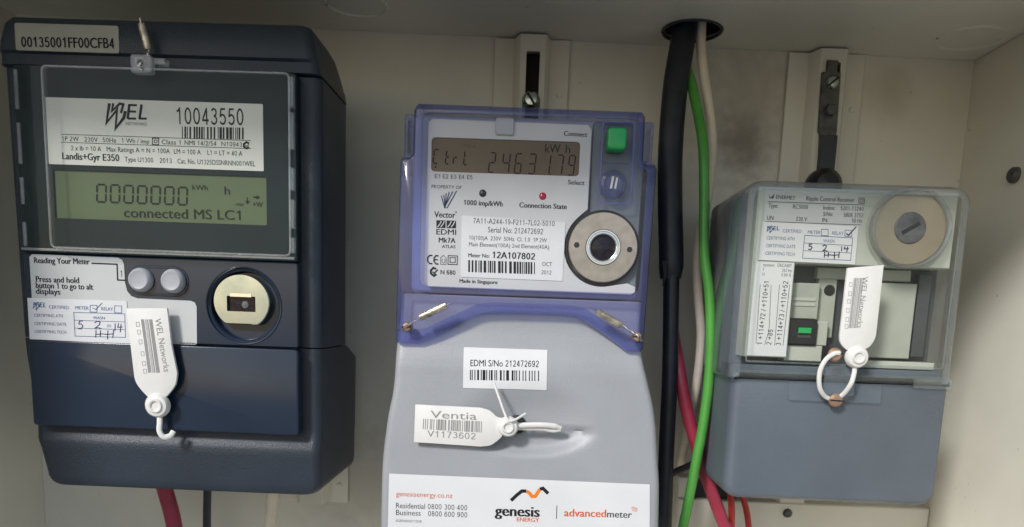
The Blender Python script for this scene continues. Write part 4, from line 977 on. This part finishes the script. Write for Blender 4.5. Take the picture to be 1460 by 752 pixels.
for sx_, sz_, a, sy in ((146.6, -13.6, 15, -92), (149.9, -35.6, -3, -90.2)):
    sc = MB().lathe(sx_, sz_, [(.01, sy-2.2), (2.4, sy-2), (3.3, sy-1), (3.4, sy+.4)], 28).build('seal_screw', 'copper', rm)
    MB().box(sx_-3.2, sx_+3.2, sy-2.5, sy-1.6, sz_-.3, sz_+.3).rot(sx_, sz_, a).build('slot', 'dark', sc)
orr = [(147, 27), (163.6, 29), (163.6, -3.6)]+smooth([(163.5, -4), (162.8, -6.4), (161, -9.2), (158.6, -10.6)], 4)+smooth([(151.6, -11.6), (149, -9.8), (147.2, -7.4), (146.6, -4.6)], 4)
seal_tag('white plastic seal tag looped through copper screws on the receiver', orr, (155.7, -14.2), 5.3, -95,
         [([(155.4, -94.6, -18), (155.4, -95, -22), (154.4, -95, -27), (152.6, -92, -32.4), (149.6, -90, -35), (145.4, -90, -34.4), (141.6, -92, -31), (139.8, -93.4, -26), (139.8, -94, -20.5), (142, -94.4, -15.6), (145.4, -94.4, -13), (148, -94, -12.6)], 1.15, .9)], 'tag_right', -95.8)

# ------------------------------------------------------------------ cables
def cable(label, path, r, material, org=None, n=14, fl=1.0, group=None):
    p = smooth(path, 8); org = org or p[-1]
    return single(MB().tube(p, r, n, True, fl), 'cable', material, label, 'cable', tuple(org), group)
bc = thing('sheathed_cable', 'thick black sheathed cable dropping from the hole in the cabinet top', 'cable', (81, -44, -135))
MB().tube(smooth([(78, -24, 200), (76.5, -26, 155), (73, -30, 125), (71.8, -34, 90), (73, -38, 60), (75, -40, 34), (75.4, -40, 22)], 8), lambda u: 6.7 if u < .9 else 6.7-10*(u-.9), 20, True, .8).build('sheath', 'cableblack', bc)
MB().tube(smooth([(75, -40, 40), (76, -40.5, 18), (78.4, -41, -30), (79.4, -41, -75), (81, -42, -128), (81.5, -42, -200), (82, -42, -325)], 8), 4.4, 16).build('conductor', 'cableblack', bc)
MB().tube(smooth([(70.4, -44.6, 31), (71.2, -45.4, 24), (70.6, -45, 18)], 4), lambda u: 1.6*(1-u)+.3, 8).build('torn_sheath_end', 'cableblack', bc)
cable('cream insulated cable running from the ceiling hole behind the green one', [(86, -22, 200), (85.6, -25, 156), (87, -26, 139), (91.1, -27, 119.8), (94.1, -27, 105.4), (95.8, -27, 90.7), (95.2, -27, 68.4), (91.8, -27, 37.9), (93.9, -27, 14.8), (97.2, -27, -8.7), (97, -26, -32.7), (95.2, -24, -52.2), (94, -18, -73.7), (94, -10, -86)], 2.6, 'cablecream')
cable('bright green earth cable hanging in front of the red cable', [(77, -15, 200), (77.4, -18, 150), (82.6, -30, 122), (87, -42, 93.5), (89, -46, 65.2), (90.7, -48, 36.3), (94.9, -49, 14.3), (97, -50, -8.1), (97.6, -51, -31), (96.2, -52, -54.3), (93.4, -53, -78.1), (90.3, -54, -102.3), (88.4, -54, -123), (87, -54, -200), (87, -54, -325)], 2.75, 'cablegreen')
cable('thick crimson cable emerging behind the black cable and passing under the receiver', [(79.4, -30, -3), (80.6, -35, -11.2), (84.9, -39, -31.9), (89.7, -40, -50.6), (97.2, -40, -71.8), (105.9, -40, -93.7), (114.5, -40, -113), (119.5, -40, -125), (135, -38, -200), (140, -36, -325)], 3.6, 'cablered')
cable('short black wire crossing behind the green and black cables', [(40, -22, -104), (60, -22, -101), (77.1, -22, -94.6), (98.8, -20, -84.3), (112, -20, -78)], 2.1, 'cableblack')
cable('thin scarlet wire dropping from the receiver beside the crimson cable', [(118.6, -32, -84), (119.4, -32, -95), (122.7, -30, -122), (126, -30, -200), (128, -30, -325)], 1.9, 'cablered2')
cable('thin scarlet wire slanting down from the receiver, farther from the crimson cable', [(123.6, -32, -84), (124.8, -32, -94), (132.9, -30, -121.4), (140, -30, -200), (144, -30, -325)], 1.8, 'cablered2')
cable('dark red cable leaving the underside of the navy meter', [(-207.5, -42, -88), (-206.3, -42, -104), (-201.5, -40, -133), (-196, -40, -200), (-194, -40, -325)], 4.4, 'cablered')
cable('thin black cable leaving the underside of the navy meter', [(-180.6, -42, -88), (-181, -42, -103), (-182.9, -40, -132), (-184, -40, -200), (-184, -40, -325)], 2.2, 'cableblack')
lc = thing('capped_cable', 'cream cable with red end sleeve under the navy meter', 'cable', (-146, -40, -325))
MB().tube(smooth([(-144, -40, -104), (-145, -40, -118), (-145.9, -40, -131), (-146, -40, -200), (-146, -40, -325)], 6), 3.4, 14).build('cable_body', 'cablecream', lc)
MB().tube([(-143.6, -40, -88), (-144, -40, -106)], 3.8, 14).build('end_sleeve', 'cablered2', lc)
